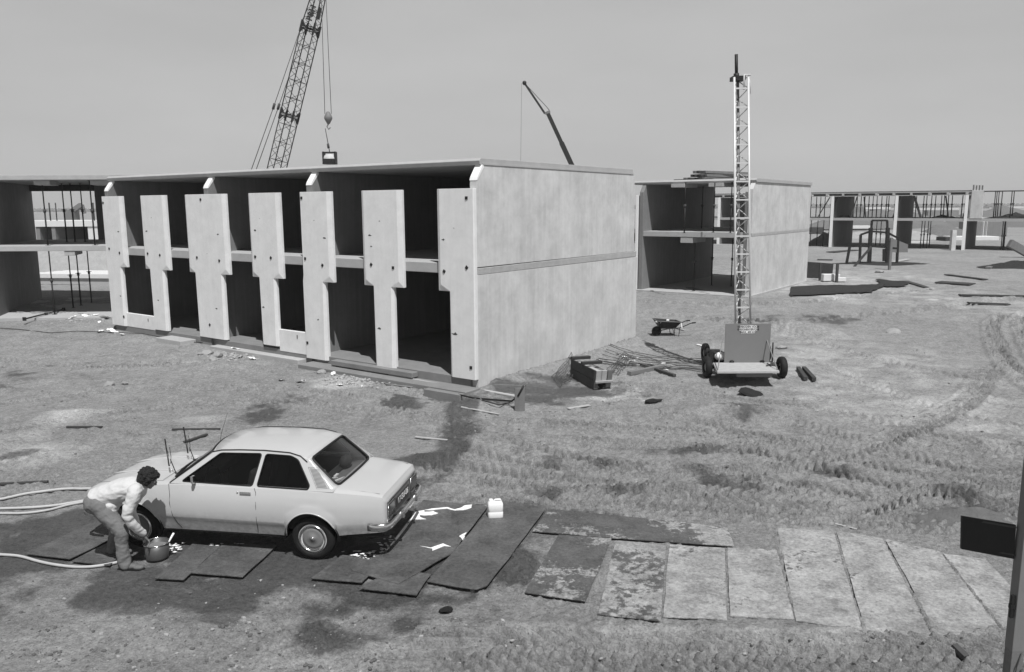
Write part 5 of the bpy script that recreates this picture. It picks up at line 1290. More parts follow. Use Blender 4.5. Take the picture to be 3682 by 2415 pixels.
# mast: two pale front posts, one grey rear tube, rungs and zigzags
Yb=20.25; Yt=20.5
bl_=tl(at(1712,830,Yb)); br_=tl(at(1743,830,Yb)); tl_=tl(at(1707.5,181,Yt)); tr_=tl(at(1737.5,177,Yt))
bl_.z=br_.z=.4
tl_.z=tr_.z=(tl_.z+tr_.z)/2; bl_.x-=.02; br_.x+=.02; tl_.x-=.01; tr_.x+=.02
dp=Vector((0,.32,0)); mb=(bl_+br_)/2+dp; mt_=(tl_+tr_)/2+dp
wl=MB(); wl.tube([bl_,tl_],.028,10); wl.build('mast_post',M['galv'],e)
wl=MB(); wl.tube([br_,tr_],.028,10); wl.build('mast_post',M['galv'],e)
wl=MB(); wl.tube([mb,mt_],.038,10); wl.build('mast_post',M['midsteel'],e)
H=(tl_-bl_).length; nrg=int(H/.455); b=MB(); b2=MB()
for k in range(nrg+1):
    t=k*.455/H
    if t>1: break
    a,c,m_=bl_.lerp(tl_,t),br_.lerp(tr_,t),mb.lerp(mt_,t)
    rg=MB(); rg.bar(a,c,.038,.035); rg.build('mast_rung',M['galv'],e)
    t2=min(1,t+.5*.455/H); mm=mb.lerp(mt_,t2); t3=min(1,t+.455/H)
    for s0,s1 in ((a,bl_.lerp(tl_,t3)),(c,br_.lerp(tr_,t3))):
        b2.tube([s0,mm],.014,5); b2.tube([mm,s1],.014,5)
b2.build('mast_lacing',M['galv'],e)
b=MB(); b.box(tl_.x-.02,tr_.x-.06,-.0+tl_.y,.35+tl_.y,tl_.z-.06,tl_.z+.04); b.tube([mt_-Vector((.03,0,-.0)),mt_+Vector((-.06,0,.60))],.042,10); b.tube([mt_-Vector((.03,0,-.0)),mt_+Vector((-.04,0,.14))],.07,10); b.build('mast_head',M['steel'],e)
b=MB(); b.tube([tr_+Vector((-.1,0,-.3)),tr_+Vector((-.1,0,.06)),tr_+Vector((.05,0,.05))],.025,8); b.tube([tr_+Vector((.0,0,.06)),tr_+Vector((.06,0,-.18)),tr_+Vector((.07,0,-.4))],.01,5); b.build('pulley_bracket',M['galv'],e)
b=MB(); b.bar(tl(at(1714,742,Yb)),tl(at(1697,768,Yb)),.03,.03); b.bar(tl(at(1741,742,Yb)),tl(at(1757,768,Yb)),.03,.03); b.bar(tl(at(1697,768,Yb)),Vector((-.45,.3,.36)),.03); b.bar(tl(at(1757,768,Yb)),Vector((.62,.3,.36)),.03); b.build('mast_brace',M['midsteel'],e)

# ------------------------------------------------------------ wheelbarrow with rubble
wp=GT(1549,779); e=empty('wheelbarrow',wp,R(8),'dark wheelbarrow loaded with rubble beside the blank end wall','wheelbarrow')
b=MB(); 
top=[(-.42,-.30,.55),(.42,-.30,.50),(.42,.30,.50),(-.42,.30,.58)]; bot=[(-.24,-.17,.27),(.24,-.18,.27),(.24,.18,.27),(-.24,.17,.27)]
top=[Vector(p) for p in top]; bot=[Vector(p) for p in bot]
b.add(top+bot,[(4,5,6,7),(0,1,5,4),(1,2,6,5),(2,3,7,6),(3,0,4,7)]); o=b.build('tray',M['steel'],e); so=o.modifiers.new('s','SOLIDIFY'); so.thickness=.012
b=MB(); b.tube(top+[top[0]],.014,6); b.build('tray_rim',M['midsteel'],e)
b=MB(); b.lathe([(0,-.05),(.10,-.05),(.15,-.045),(.175,0),(.15,.045),(.10,.05),(0,.05)],Matrix.Translation((-.36,0,.17))@Matrix.Rotation(R(90),4,'X'),24); b.build('wheel',M['rubber'],e)
for s_ in (-1,1):
    b=MB(); b.tube([(-.40,s_*.08,.17),(.0,s_*.18,.27),(.40,s_*.26,.30),(.75,s_*.27,.45),(.90,s_*.27,.47)],.017,8); b.tube([(.80,s_*.27,.46),(.93,s_*.27,.47)],.024,8); b.build('handle',M['steel'],e)
    b=MB(); b.tube([(.15,s_*.19,.27),(.22,s_*.22,.0),(.36,s_*.22,.0),(.38,s_*.24,.29)],.013,6); b.build('leg',M['steel'],e)
b=MB(); rr=random.Random(8)
for k in range(16):
    c=Vector((rr.uniform(-.3,.3),rr.uniform(-.2,.2),.36+rr.random()*.10)); s=rr.uniform(.04,.10); ball(b,c,(s,s*.8,s*.6),6,Matrix.Rotation(rr.random()*3,4,'X'))
b.build('rubble_load',M['darkmound'],e)
b=MB(); b.bar((-.45,-.16,.53),(-.28,-.22,.50),.14,.03); b.bar((.02,.0,.50),(.0,-.1,.56),.09,.04); b.bar((.40,-.30,.48),(.43,-.33,.30),.05,.01); b.build('pale_scraps',M['paper'],e)

# ------------------------------------------------------------ timber crate tipped on its side
def qk(x,y,dz=0): return G((1980+x*340/1769)/K,(1200+y*340/1769)/K,dz)
A=qk(800,1050,.0)                    # front bottom corner
B=qk(1060,1040,.0)                   # right bottom
e=empty('timber_crate',A,0,'weathered formwork crate tipped on its side near the blank end wall','crate')
yaw=math.atan2(1.15,-.95)
Lx=Vector((-.72,2.35,0)).normalized(); Wx=Vector((.92,.28,0)).normalized(); tilt=Vector((0.06,-.22,.97)).normalized()
Ln,Wd,Ht=1.55,.46,.50
lift=Vector((0,0,.02))
def cr_(a,w,h): return Lx*(a*Ln)+Wx*(w*Wd)+tilt*(h*Ht)+lift
def slabc(a0,a1,w0,w1,h0,h1,m,name,bb=None):
    b=bb or MB(); vs=[cr_(a,w,h) for h in (h0,h1) for w in (w0,w1) for a in (a0,a1)]
    b.add(vs,[(0,2,3,1),(4,5,7,6),(0,1,5,4),(2,6,7,3),(0,4,6,2),(1,3,7,5)])
    if bb is None: return b.build(name,m,e,bevel=.006)
slabc(0,1,-.04,.04,.0,.49,M['timber_dark'],'side_board'); slabc(0,1,-.045,.035,.505,1.0,M['timber_dark'],'side_board')
slabc(.0,1,.2,.5,.80,.88,M['timber_pale'],'inner_board'); slabc(.0,1,.55,.9,.70,.78,M['timber'],'inner_board'); slabc(0,1,.9,.97,.0,.8,M['timber'],'side_board')
slabc(-.02,.02,.05,.35,.45,.98,M['timber_pale'],'end_board'); slabc(-.02,.02,.37,.66,.45,.98,M['timber_pale'],'end_board'); slabc(-.02,.02,.70,.98,.45,.98,M['timber'],'end_board')
slabc(-.05,-.01,.02,1.02,.33,.45,M['timber_pale'],'cross_rail'); slabc(-.02,.02,.0,.2,.0,.33,M['timber'],'end_board'); slabc(-.02,.02,.66,.92,.05,.33,M['timber'],'end_board')
slabc(.45,.53,-.12,1.05,1.0,1.16,M['timber_dark'],'top_batten'); slabc(.90,.98,-.12,1.0,1.0,1.16,M['timber_dark'],'top_batten')

# ------------------------------------------------------------ reinforcement mats
def rebar_mat(name,lab,pts,nl,nw,r=.008,curl=0,seed=0):
    """pts: four ground corners; bars run both ways"""
    P=[GT(*p) for p in pts]; rr=random.Random(seed); b=MB()
    def S(s,t):
        p=(P[0].lerp(P[1],s)).lerp(P[3].lerp(P[2],s),t)
        p=Vector((p.x+.05*mnoise.noise(Vector((s*3,t*3,seed))),p.y+.10*mnoise.noise(Vector((s*3,t*4,seed+2))),0)); p.z=gz(p.x,p.y)+.04+curl*(s**2)*.5+.07*abs(mnoise.noise(Vector((s*4,t*2,seed+5)))); return p
    for i in range(nl+1): b.tube([S(k/12,i/nl) for k in range(13)],r,5)
    for i in range(nw+1 if nw else 0): b.tube([S(i/nw,k/6) for k in range(7)],r*.8,4)
    o=b.build(name,M['rust']); tag(o,lab,'rebar mat'); return o
rebar_mat('rebar_mat','long bundle of thin steel reinforcement bars reaching from the end wall to the trailer',[(1418,818),(1655,842),(1650,856),(1400,834)],4,0,.009,0,1)
rebar_mat('rebar_mat','lower mat of reinforcement bars ending at the trailer wheel',[(1395,842),(1640,858),(1630,872),(1385,846)],4,1,.010,0,2)
rebar_mat('rebar_mat','curled rusty reinforcement mesh left of the tipped crate',[(1282,884),(1328,848),(1345,872),(1302,902)],7,7,.008,.28,3)
rebar_mat('rebar_mat','tangled reinforcement rods behind the tipped crate',[(1408,866),(1452,826),(1474,834),(1436,876)],5,2,.009,.05,4)

# ------------------------------------------------------------ stub post, pipes and kerb timbers along the shell
p=GT(1208,955); e=empty('stub_post',p,0,'short weathered post standing in the wet mud off the corner of the big shell','post')
b=MB(); b.box(-.11,.11,-.06,.06,-.2,.52); b.build('post',M['timber'],e,bevel=.012)
b=MB(); b.box(-.105,.105,-.065,.065,-.1,.30); 
b=MB(); b.bar((-.55,.05,.56),(.12,0,.54),.06,.035); b.tube([(.10,0,.52),(.17,-.03,.62)],.012,5); b.build('cross_lath',M['timber'],e)
def pipe(pts,r,m,lab,name='pipe',cat='pipe',dz=0):
    P=[GT(x,y,z+r+dz) for x,y,z in pts]; b=MB(); b.tube(P,r,8); o=b.build(name,m); tag(o,lab,cat); return o
pipe([(905,880,.05),(1000,896,.02),(1100,907,.0),(1198,922,.0)],.035,M['timber_pale'],'long pale pipe lying along the foundation of the big shell')
pipe([(700,812,.03),(760,838,.04),(820,850,.03),(850,868,.02),(900,892,.01),(960,900,.0)],.022,M['midsteel'],'grey hose winding along the foundation past the rubble',cat='hose',name='site_hose')
pipe([(880,885,.01),(950,897,.01),(1040,913,.01),(1100,935,.02),(1150,944,.03),(1190,950,.12),(1205,957,.34),(1217,957,.56)],.020,M['steel'],'dark hose rising from the ground to the stub post',cat='hose',name='site_hose')
slat(733,852,905,876,.22,.10,M['slab'],'flat concrete kerb strip lying in front of the foundation','kerb','kerb_strip',.0)
pipe([(1120,948,.02),(1160,955,.06),(1185,942,.02)],.018,M['timber_dark'],'bent dark stick left of the stub post',name='stick',cat='stick')
pipe([(0,765,.03),(40,768,.03),(120,777,.03),(180,777,.03),(330,787,.02),(420,800,.02),(520,808,.02),(620,820,.02)],.012,M['steel'],'thin dark cable along the ground in front of the big shell',name='cable',cat='cable')

# rubble and litter: each piece its own object, copied from a few shapes
def rock_proto(seed,m,flat=.6,name='rubble_piece'):
    rr=random.Random(seed); bm=bmesh.new(); bmesh.ops.create_icosphere(bm,subdivisions=2,radius=1)
    for v in bm.verts:
        k=1+.35*mnoise.noise(v.co*1.3+Vector((seed,0,0)))+.12*mnoise.noise(v.co*4+Vector((0,seed,0))); v.co=Vector((v.co.x*k,v.co.y*k*.8,v.co.z*k*flat))
    me=bpy.data.meshes.new(name); bm.to_mesh(me); bm.free(); me.materials.append(m)
    return me
def paper_proto(seed,m):
    b=MB(); n=6; rows=[[Vector((i/n-.5+.06*mnoise.noise(Vector((i,j,seed))),(j/n-.5)*.7+.06*mnoise.noise(Vector((i,j,seed+3))),.16*mnoise.noise(Vector((i*.7,j*.7,seed+8)))+.1)) for j in range(n+1)] for i in range(n+1)]
    b.grid(rows,False); me=bpy.data.meshes.new('litter_piece'); me.from_pydata(b.v,[],b.f); me.materials.append(m); return me
RK=[rock_proto(i,M['rubble']) for i in range(4)]; PW=[paper_proto(i,M['paper']) for i in range(4)]; DK=[rock_proto(i+9,M['darkmound'],.5,'clod') for i in range(3)]
def piece(me,name,px,py,s,lab,cat,grp,rr,flat=1):
    p=GT(px,py); o=bpy.data.objects.new(name,me); COL.objects.link(o); o.location=p+Vector((0,0,s*.12)); o.scale=(s,s,s*flat); o.rotation_euler=(rr.uniform(-.4,.4),rr.uniform(-.4,.4),rr.random()*6.3)
    tag(o,lab,cat,grp)
rr=random.Random(21)
where=[((530,828),55,10,'the heap before the fourth facade panel'),((822,884),70,12,'the rubble before the foundation of the big shell'),((200,752),60,12,'the scraps at the foot of the left shell')]
BIG=[((482,824,.20),'flat slab like lump at the left end of the heap before the fourth facade panel'),((505,830,.22),'largest broken lump in the heap before the fourth facade panel'),((521,824,.15),'lump between the largest one and the white sheets'),((497,836,.14),'low lump at the front of the heap before the fourth facade panel'),((466,826,.12),'small outlying lump left of the heap'),((748,868,.14),'lump lying by the hose where the kerb strip starts'),((525,764,.16),'flat lump at the foot of the second facade panel'),((596,765,.13),'rounded lump before the third facade panel'),((253,896,.16),'dark lump on the open mud below the left shell'),((290,893,.10),'small lump right of the dark lump on the open mud')]
for (px,py,s),lab in BIG: piece(RK[int(px)%4],'concrete_lump',px,py,s,lab,'rubble','broken concrete lumps',rr)
def scatter(name,n,fn,m,lab,cat,seed):
    r2=random.Random(seed); b=MB(); ic=[]
    bm=bmesh.new(); bmesh.ops.create_icosphere(bm,subdivisions=1,radius=1); V0=[v.co.copy() for v in bm.verts]; F_=[tuple(v.index for v in f.verts) for f in bm.faces]; bm.free()
    XY=[];S=[]
    for _ in range(n):
        px,py,s=fn(r2)
        if px is None: continue
        g_=G(px,py); XY.append((g_.x,g_.y)); S.append(s)
    Z=terrain(np.array([p[0] for p in XY]),np.array([p[1] for p in XY]))
    for (x,y),z,s in zip(XY,Z,S):
        q=Vector((r2.random()*9,r2.random()*9,r2.random()*9)); rot=Matrix.Rotation(r2.random()*6.3,3,'Z')
        b.add([Vector((x,y,z+s*.2))+rot@Vector((v.x*s*(1+.5*mnoise.noise(v*1.5+q)),v.y*s*.75*(1+.5*mnoise.noise(v*1.7+q)),v.z*s*.55)) for v in V0],F_)
    o=b.build(name,m,recalc=False); tag(o,lab,cat,kind='stuff'); return o
for i,(c,rx,ry,wh) in enumerate(where):
    scatter('small_rubble',[130,220,60][i],lambda r2:(r2.gauss(c[0],rx*.55),r2.gauss(c[1],ry*.5),r2.uniform(.012,.055)*(1 if r2.random()<.8 else 1.6)),M['rubble'],'small broken concrete bits in '+wh,'rubble',40+i)
def openmud(r2):
    px,py=r2.uniform(0,2380),r2.choice([r2.uniform(760,1000),r2.uniform(900,1250),r2.uniform(1330,1560),r2.uniform(1330,1560)])
    if 180<px<980 and 980<py<1330: return None,None,0
    if px>1220 and 1200<py<1490: return None,None,0
    if mnoise.noise(Vector((px*.012,py*.03,7)))<r2.uniform(-.25,.45): return None,None,0
    if px<1320 and 1140<py<1440 and r2.random()<.85: return None,None,0
    return px,py,.006+.026*r2.random()**4
scatter('clods',8000,openmud,M['soil'],'dark crumbs and clods strewn over the open mud','clods',50)
scatter('pebbles',4000,openmud,M['rubble'],'pale crumbs and pebbles strewn over the open mud','pebbles',51)
for k,(px,py,s) in enumerate(sorted([(556,820,.42),(572,813,.25),(540,818,.2),(598,818,.35),(585,835,.3),(560,832,.2),(610,826,.16)])):
    piece(PW[rr.randrange(4)],'litter_piece',px,py,s,nth(k)+' white sheet from the left in the heap before the fourth facade panel','litter','white sheets in the heap before the fourth facade panel',rr)
for k,(px,py,s) in enumerate(sorted([(170,748,.3),(200,745,.3),(222,742,.25),(245,750,.4),(262,744,.3),(235,778,.3),(262,780,.35),(285,785,.2),(232,757,.15)])):
    piece(PW[rr.randrange(4)],'litter_piece',px,py,s,nth(k)+' from the left of the white scraps between the left shell and first panel','litter','white scraps near the left shell',rr)
for k,(px,py,s) in enumerate(sorted([(775,872,.18),(812,893,.14),(790,897,.16),(845,892,.18),(700,890,.22),(655,885,.16)])):
    piece(PW[rr.randrange(4)],'litter_piece',px,py,s,nth(k)+' from the left of the white scraps in the rubble before the foundation','litter','white scraps before the foundation',rr)
for k,(px,py,s) in enumerate(sorted([(1435,828,.14),(1452,832,.16),(1470,843,.16),(1500,850,.14),(1517,848,.14),(1395,842,.12),(1325,848,.16),(1343,865,.10),(1480,833,.12),(1540,846,.16),(1550,862,.10)])):
    piece(PW[rr.randrange(4)],'litter_piece',px,py,s,nth(k)+' from the left of the white scraps among the reinforcement bars','litter','white scraps among the reinforcement bars',rr)
for (px,py,s,lab) in [(1815,808,.22,'dark scrap with a pale top right of the sign board'),(1745,917,.30,'curled dark scrap in front of the trailer'),(1518,935,.22,'dark clod between the stub post and the trailer'),(2077,775,.26,'pale block on the track far right of the trailer'),(2044,632,.3,'white block by the stakes'),(1036,1421,.10,'dark can half buried in front of the wet boards')]:
    piece(DK[rr.randrange(3)] if 'pale' not in lab and 'white' not in lab else RK[0],'scrap',px,py,s,lab,'scrap',None,rr,.6)
for k,(px,py) in enumerate(sorted([(1330,1053),(1820,1138),(1898,1012),(1605,1130),(385,1120-3)])):
    piece(PW[rr.randrange(4)],'litter_piece',px,py,.07,nth(k)+' from the left of the tiny white scraps loose on the open mud','litter','tiny white scraps on the open mud',rr)
# ------------------------------------------------------------ middle distance, right
def stand(px,py,h,w,m,name,lab,cat,tilt=(0,0)):
    p=GT(px,py); b=MB(); b.bar((0,0,-.2),(tilt[0],tilt[1],h),w,w); o=b.build(name,m); o.location=p; tag(o,lab,cat); return o
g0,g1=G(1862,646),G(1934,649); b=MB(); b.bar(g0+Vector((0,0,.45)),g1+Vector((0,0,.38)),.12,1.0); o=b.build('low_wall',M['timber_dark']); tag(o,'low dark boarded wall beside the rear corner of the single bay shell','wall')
puddle('pit_shade_and_debris',[(1838,668),(1900,664),(1990,663),(2055,662),(2040,672),(2022,683),(1960,684),(1900,688),(1838,690)],M['darkmound'],'large dark sheet painted as pit shade on the sand behind the single bay shell','sheet',0,.01,.25,'ground')  # flat dark surface added for the shaded inside of a pit; no hole modelled
puddle('pit_shade_and_debris',[(2040,651),(2075,656),(2105,655),(2113,662),(2090,667),(2060,666),(2035,664)],M['darkmound'],'small patch of dark debris right of the dark sheet','sheet',0,.02,.3,'ground')  # dark debris drawn as a flat patch beside the pit shade
stand(1905,652,.95,.10,M['timber_dark'],'stake','dark stake standing left of the white block behind the single bay shell','stake')
stand(1944,656,1.0,.12,M['timber_dark'],'stake','dark stake standing right of the white block','stake')
e=GT(1934,654); b=MB(); b.box(-.55,.35,-.2,.2,.02,.40); b.box(.1,.55,-.5,-.3,.02,.25); o=b.build('white_block',M['white'],bevel=.03); o.location=e; tag(o,'white rounded block lying between the two stakes','block')
stand(2213,581,1.75,.36,M['wall'],'concrete_stub','pale square stub column in front of the far row, right of the end panel','column')
stand(2067,628,2.0,.14,M['timber'],'stake','tall thin stake in front of the dark steel frame','stake')
stand(1980,620,1.3,.12,M['timber_dark'],'stake','leaning dark stake left of the steel frame foot','stake',(1.2,0))
# dark formwork frame (cage)
f0=GT(1968,612); f1=GT(2112,600)
e=empty('formwork_cage',f0,0,'tall dark open steel frame standing on the sand before the far row','frame')
def fr(px,py): return at(px,py,fy)-f0
b=MB(); fy=f0.y-.5
def q6(x,y): return ((2850+x*832/2361)/K,(600+y*832/2361)/K)
verts=[((683,975),(695,690)),((780,990),(798,620)),((965,1000),(970,620)),((1062,1020),(1075,725)),((550,985),(585,800)),((930,960),(932,835))]
for lo_,hi_ in verts: b.bar(fr(*q6(*lo_)),fr(*q6(*hi_)),.21 if 700<hi_[0]<1000 and lo_[1]>980 else .14)
b.build('upright',M['steel'],e)
b=MB()
for p_,q_ in (((695,690),(798,655)),((798,655),(970,670)),((970,670),(1075,725)),((695,800),(1075,830)),((810,545),(965,545))): b.bar(fr(*q6(*p_)),fr(*q6(*q_)),.12)
b.bar(fr(*q6(810,545)),fr(*q6(800,655)),.12); b.bar(fr(*q6(965,545)),fr(*q6(968,655)),.12); b.build('cross_bar',M['steel'],e)
b=MB(); 
for p_,q_ in (((545,985),(860,1030)),((860,1030),(1190,1000)),((690,975),(900,990)),((900,990),(1190,1005)),((1185,985),(1185,1010))): b.bar(fr(*q6(*p_)),fr(*q6(*q_)),.18,.15)
b.build('base_rail',M['steel'],e)
b=MB(); b.add([fr(*q6(1025,730)),fr(*q6(1175,790)),fr(*q6(1172,870)),fr(*q6(1012,870))],[(0,1,2,3)]); o=b.build('grey_panel',M['board'],e); so=o.modifiers.new('s','SOLIDIFY'); so.thickness=.05
heap(2040,612,4.0,1.4,.15,M['darkmound'],'scrap_heap','dark flat spread of scrap below the steel frame','heap',8)
heap(2385,622,3.2,1.5,.5,M['darkmound'],'scrap_heap','dark heap of scrap at the right edge','heap',9)
slat(2296,625,2330,615,.3,.12,M['timber'],'bundle of pale laths stuck in the dark heap at the right edge','laths','lath_bundle')
b=MB(); e=GT(2360,598); b.box(-1.0,1.4,-.2,.2,.4,1.0,Matrix.Rotation(R(28),4,'Y')); o=b.build('timber_pack',M['timber'],bevel=.03); o.location=e; tag(o,'tilted pack of timber before the far row at the right edge','timber')
for i,(a_,c_,w_,lab) in enumerate([((1930,587),(1988,583),.8,'flat dark sheet lying left of the steel frame'),((1900,606),(1935,607),.4,'thin board nearest the corner of the single bay shell'),((2200,640),(2290,652),.35,'dark plank on the sand, right of the track crossing'),((2105,656),(2175,672),.3,'dark plank pointing at the single bay shell'),((2180,658),(2260,663),1.0,'broad grey sheet half buried in the sand'),((2230,688),(2420,690),.3,'long dark lath across the sand road at the right'),((2250,708),(2345,708),.25,'thin dark lath below the sand road'),((2075,610),(2110,604),.35,'pale lath right of the tall stake'),((1655,683),(1730,690),.25,'plank before the ground slab of the single bay shell')]):
    slat(a_[0],a_[1],c_[0],c_[1],w_,.05,M['timber_dark'] if 'pale' not in lab else M['timber_pale'],lab,'board','plank',.03)
slat(1600,672,1640,680,.3,.08,M['timber'],'short pale plank by the slab of the single bay shell','board','plank')
# boards stacked on the roof of the second shell
b0=empty('timber_stack',ls(Q,-2.3,1.5,5.61),YAW,'stack of dark timber beams lying on the roof of the single bay shell','timber')
rr=random.Random(4); k=0
for lv in range(3):
    for j in range(5-lv):
        m=MB(); x=-1.55+j*.24+lv*.18; l0=rr.uniform(-.3,.3); m.bar((x,l0,.07+lv*.16),(x+rr.uniform(.9,1.3),3.0+rr.uniform(-.2,.3),.07+lv*.16-.02),.17,.12); m.build('beam',M['timber_dark'] if (j+lv)%2 else M['timber'],b0)
m=MB(); m.box(-2.1,-.2,-.2,.1,0,.06); m.build('bearer',M['timber_dark'],b0)

# ------------------------------------------------------------ left background seen through the left shell
def al(x,y): return ((x*450/1211)/K,(600+y*580/1561)/K)
pl=at(*al(700,560),75); zz=float(base_z(0,75))
e=empty('far_shell',(pl.x,75,0),0,'low far concrete shell with a bright roof slab, seen through the left shell','building')
zt_=at(*al(700,520),75).z; z2=at(*al(700,575),75).z; x0=at(*al(360,560),75).x-pl.x-3; x1=at(*al(1010,560),75).x-pl.x+4
b=MB(); b.box(x0,x1,-.3,6,z2,zt_); b.build('roof_slab',M['white'],e)
b=MB(); b.box(x0,x1,5.5,5.8,0,z2); b.build('rear_wall',M['inner'],e)
for px in (520,870,370):
    xx=at(*al(px,600),75).x-pl.x; b=MB(); b.box(xx-.1,xx+(.25 if px!=870 else 4),-.2,5.4,0,z2-.01); b.build('partition_wall',M['white'] if px==870 else M['inner'],e)
b=MB(); 
for px in (480,540,905): xx=at(*al(px,400),75).x-pl.x; b.tube([(xx,0,zt_-.02),(xx,0,at(*al(px,345),75).z)],.05,5)
b.build('starter_bar',M['steel'],e)
def hp2(px,py,Y,rx,ry,h,m,lab,seed):
    p=at(px,py,Y); 
    bb=MB(); rows=[]
    for i in range(13):
        f=i/12; rows.append([Vector((p.x+math.cos(a)*rx*f,Y+math.sin(a)*ry*f,float(base_z(0,Y))-.4+(h+.4)*(1-f**1.5)*(1+.3*mnoise.noise(Vector((math.cos(a)*f*3,math.sin(a)*f*3,seed)))))) for a in np.linspace(0,2*math.pi,24,endpoint=False)])
    bb.grid(rows,True,True); o=bb.build('earth_heap',m); tag(o,lab,'heap')
hp2(*al(800,700),58,2.2,1.5,1.5,M['sand'],'small pale sand cone seen through the upper opening of the left shell',3)
hp2(*al(730,900),50,9,3,1.9,M['sand'],'broad sand bank behind the left shell, seen between the ground floor props',5)
# stacked pale slabs behind the left shell
pa=at(*al(750,1030),44); e=empty('slab_stack',(pa.x,44,float(base_z(0,44))),R(-8),'stack of long pale concrete planks behind the left shell','stack')
for k in range(5):
    b=MB(); b.box(-2.6+k*.15,4.5,-.6+k*.5,-.2+k*.5,.35,.60); b.build('slab_plank',M['white'],e,bevel=.02)
b=MB(); b.box(-2.2,4.4,-.5,1.9,.0,.34); b.build('bearer_pack',M['slab'],e)
# excavator far left
Yx=130; pe=at(*al(700,450),Yx); z0=gz(pe.x,Yx)
e=empty('excavator',(pe.x,Yx,z0),0,'far excavator with its arm bent, seen through the upper opening of the left shell','excavator')
def xv(x,y): return at(*al(x,y),Yx)-Vector((pe.x,Yx,z0))
b=MB(); b.box(xv(625,0).x,xv(690,0).x,-1.2,1.2,.9,xv(0,415).z); b.build('cab',M['midsteel'],e)
b=MB(); b.box(xv(620,0).x,xv(720,0).x,-1.6,1.6,-.5,.9); b.build('crawler_track',M['steel'],e)
b=MB(); b.bar(xv(680,440),xv(790,365),.8,.7); b.bar(xv(790,365),xv(815,450),.5,.5); b.build('arm',M['midsteel'],e)
# posts far left
for px,hh in ((485,.0),(903,0)): 
    p=at(*al(px,470),90); t=at(*al(px,345),90); b=MB(); b.tube([(0,0,-1),(0,0,t.z-gz(p.x,90))],.09,6); o=b.build('pole',M['timber_dark']); o.location=(p.x,90,gz(p.x,90)); tag(o,'thin far pole, '+('left' if px<600 else 'right')+' of the excavator','pole')
# ------------------------------------------------------------ right background behind the far row
def rb(x,y,Y): return at(*q6(x,y),Y)
def farbox(x0,x1,yt,yb_,Y,d,m,name,lab,cat):
    g_=G(*q6((x0+x1)/2,yb_)); Y=min(max(g_.y,80),420); a=rb(x0,yb_,Y); c=rb(x1,yt,Y); b=MB(); b.box(a.x,c.x,Y,Y+d,a.z-.25,c.z); o=b.build(name,m,bevel=.05); tag(o,lab,cat); return o
farbox(120,185,395,470,130,4,M['timber_dark'],'site_hut','small dark hut beyond the far row, at the left end of its open bays','hut')
farbox(620,745,408,500,105,3,M['timber'],'site_hut','grey site hut beyond the middle bay of the far row','hut')
farbox(745,860,488,500,100,3,M['white'],'panel_stack','bright flat stack beyond the middle bay of the far row','stack')
farbox(1380,1700,440,500,112,3,M['inner'],'site_hut','long low grey shed beyond the third bay of the far row','hut')
farbox(1650,2110,708,745,84,2.5,M['white'],'panel_stack','bright white stack of panels behind the ground floor of the far row','stack')
farbox(600,800,598,615,86,1.5,M['white'],'panel_stack','thin white stack seen left of the dark steel frame','stack')
farbox(1730,2200,555,700,92,1.0,M['inner'],'wall_panel','grey standing wall panels behind the unroofed bay','panel')
farbox(1940,1960,555,705,91,.4,M['lightcrete'],'wall_post','left pale post on the grey wall panels','post')
farbox(1975,1992,555,705,91,.4,M['lightcrete'],'wall_post','right pale post on the grey wall panels','post')
farbox(110,320,615,680,95,3,M['timber_dark'],'site_container','dark low container behind the ground floor at the left end of the far row','container')
farbox(1190,1400,760,775,82,.2,M['white'],'low_rail','white low rail behind the second wall of the far row','rail')
farbox(1200,1700,421,432,0,6,M['white'],'panel_row','long thin bright strip of panels near the horizon behind the third bay','panels')
farbox(600,1000,412,420,0,6,M['lightcrete'],'panel_row','thin pale strip near the horizon behind the middle bay','panels')
farbox(1900,2010,398,418,0,4,M['timber'],'site_hut','tiny dark hut near the horizon beyond the unroofed bay','hut')
farbox(2100,2360,402,412,0,6,M['white'],'panel_row','pale strip near the horizon beyond the unroofed bay','panels')
farbox(810,900,432,470,0,3,M['timber_dark'],'pallet_stack','dark pallet stack beyond the props of the middle bay','stack')
farbox(1000,1060,440,470,0,3,M['timber'],'pallet_stack','grey pallet stack just left of the second far wall','stack')
farbox(540,600,690,740,0,2,M['timber_dark'],'pallet_stack','dark stack right of the first far wall on ground level','stack')
farbox(1560,1650,715,755,0,2,M['timber_dark'],'pallet_stack','dark rubble pile left of the bright white panels','stack')
for i,(x,y,Y,rx,h,m,lab) in enumerate([(350,730,84,2.2,1.0,'sand','pale sand cone behind the left bay of the far row'),(1250,700,94,4,.9,'sand','sand bank behind the second wall of the far row'),(1530,700,96,5,1.5,'soil','dark earth bank behind the third bay of the far row'),(720,680,98,5,.7,'sand','flat sand bank behind the middle bay of the far row'),(900,455,150,16,3.0,'soil','far low earth dike beyond the middle bay'),(2080,440,150,12,3.6,'soil','far earth mound beyond the unroofed bay')]):
    p=rb(x,y,Y); hp2(q6(x,y)[0],q6(x,y)[1],Y,rx,3,h,M[m],lab,i+20)
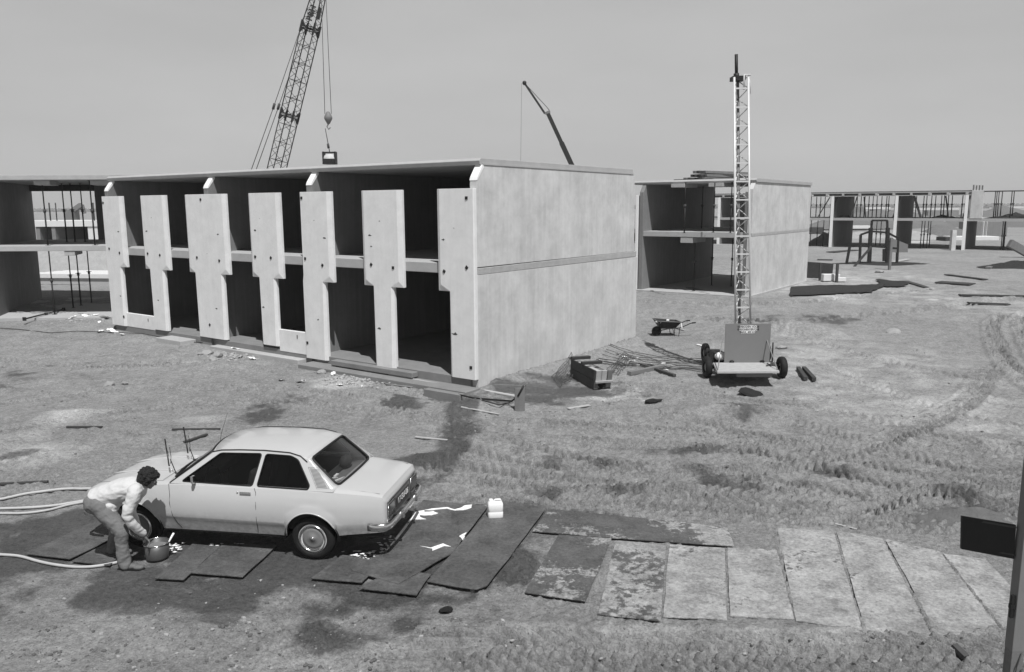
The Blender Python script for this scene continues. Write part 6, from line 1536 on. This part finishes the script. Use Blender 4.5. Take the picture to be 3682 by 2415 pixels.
# debris on the far floor
c_=F0
for (x,l,h,lab) in ((-2.0,1.3,.28,'dark rubble on the upper floor in the third bay of the far row'),(3.4,2.3,.45,'dark rubble on the unroofed floor of the far row'),(-10.2,1.1,.25,'dark tangle on the upper floor beside the first wall of the far row')):
    b=MB(); rows=[]
    for i in range(11):
        f=i/10; rows.append([ls(F0,x+math.cos(a)*l*f,1.2+math.sin(a)*.8*f,3.205+h*(1-f)*(1+.8*mnoise.noise(Vector((math.cos(a)*f*4,math.sin(a)*f*4,x))))) for a in np.linspace(0,2*math.pi,20,endpoint=False)])
    b.grid(rows,True,True); o=b.build('rubble_heap',M['darkmound']); tag(o,lab,'heap')
# gravel bin etc. beyond: tree line at the horizon
b=MB(); rr=random.Random(99)
for k in range(5200):
    x=rr.uniform(-1100,1250); Y=rr.uniform(1150,1250); h=CAMH+rr.uniform(-1.2,2.4)+2.2*mnoise.noise(Vector((x*.012,0,3))); w_=rr.uniform(1.5,4)
    n=5; o=len(b.v); a0=rr.random()*6
    b.v+=[(x+math.cos(a0+2*math.pi*i/n)*w_,Y+math.sin(a0+2*math.pi*i/n)*w_,h*rr.uniform(.35,.7)) for i in range(n)]+[(x+rr.uniform(-1,1),Y,h),(x,Y,-3)]
    b.f+=[(o+i,o+(i+1)%n,o+n) for i in range(n)]+[(o+(i+1)%n,o+i,o+n+1) for i in range(n)]; b.sm+=[False]*(2*n)
o=b.build('tree_line',M['trees'],recalc=False); tag(o,'distant belt of trees along the horizon','trees'); o['kind']='stuff'

# ------------------------------------------------------------ haze over the polder
b=MB(); b.box(-3000,3000,-70,2900,-6,40); hz=b.build('haze',None); hz['kind']='stuff'; hz['label']='thin summer haze'
m=bpy.data.materials.new('thin_haze'); m.use_nodes=True; n=m.node_tree; n.nodes.clear(); o_=n.nodes.new('ShaderNodeOutputMaterial'); v=n.nodes.new('ShaderNodeVolumePrincipled'); v.inputs['Color'].default_value=(.9,.9,.9,1); v.inputs['Density'].default_value=.00055; n.links.new(v.outputs[0],o_.inputs['Volume']); hz.data.materials.append(m); hz.display_type='WIRE'
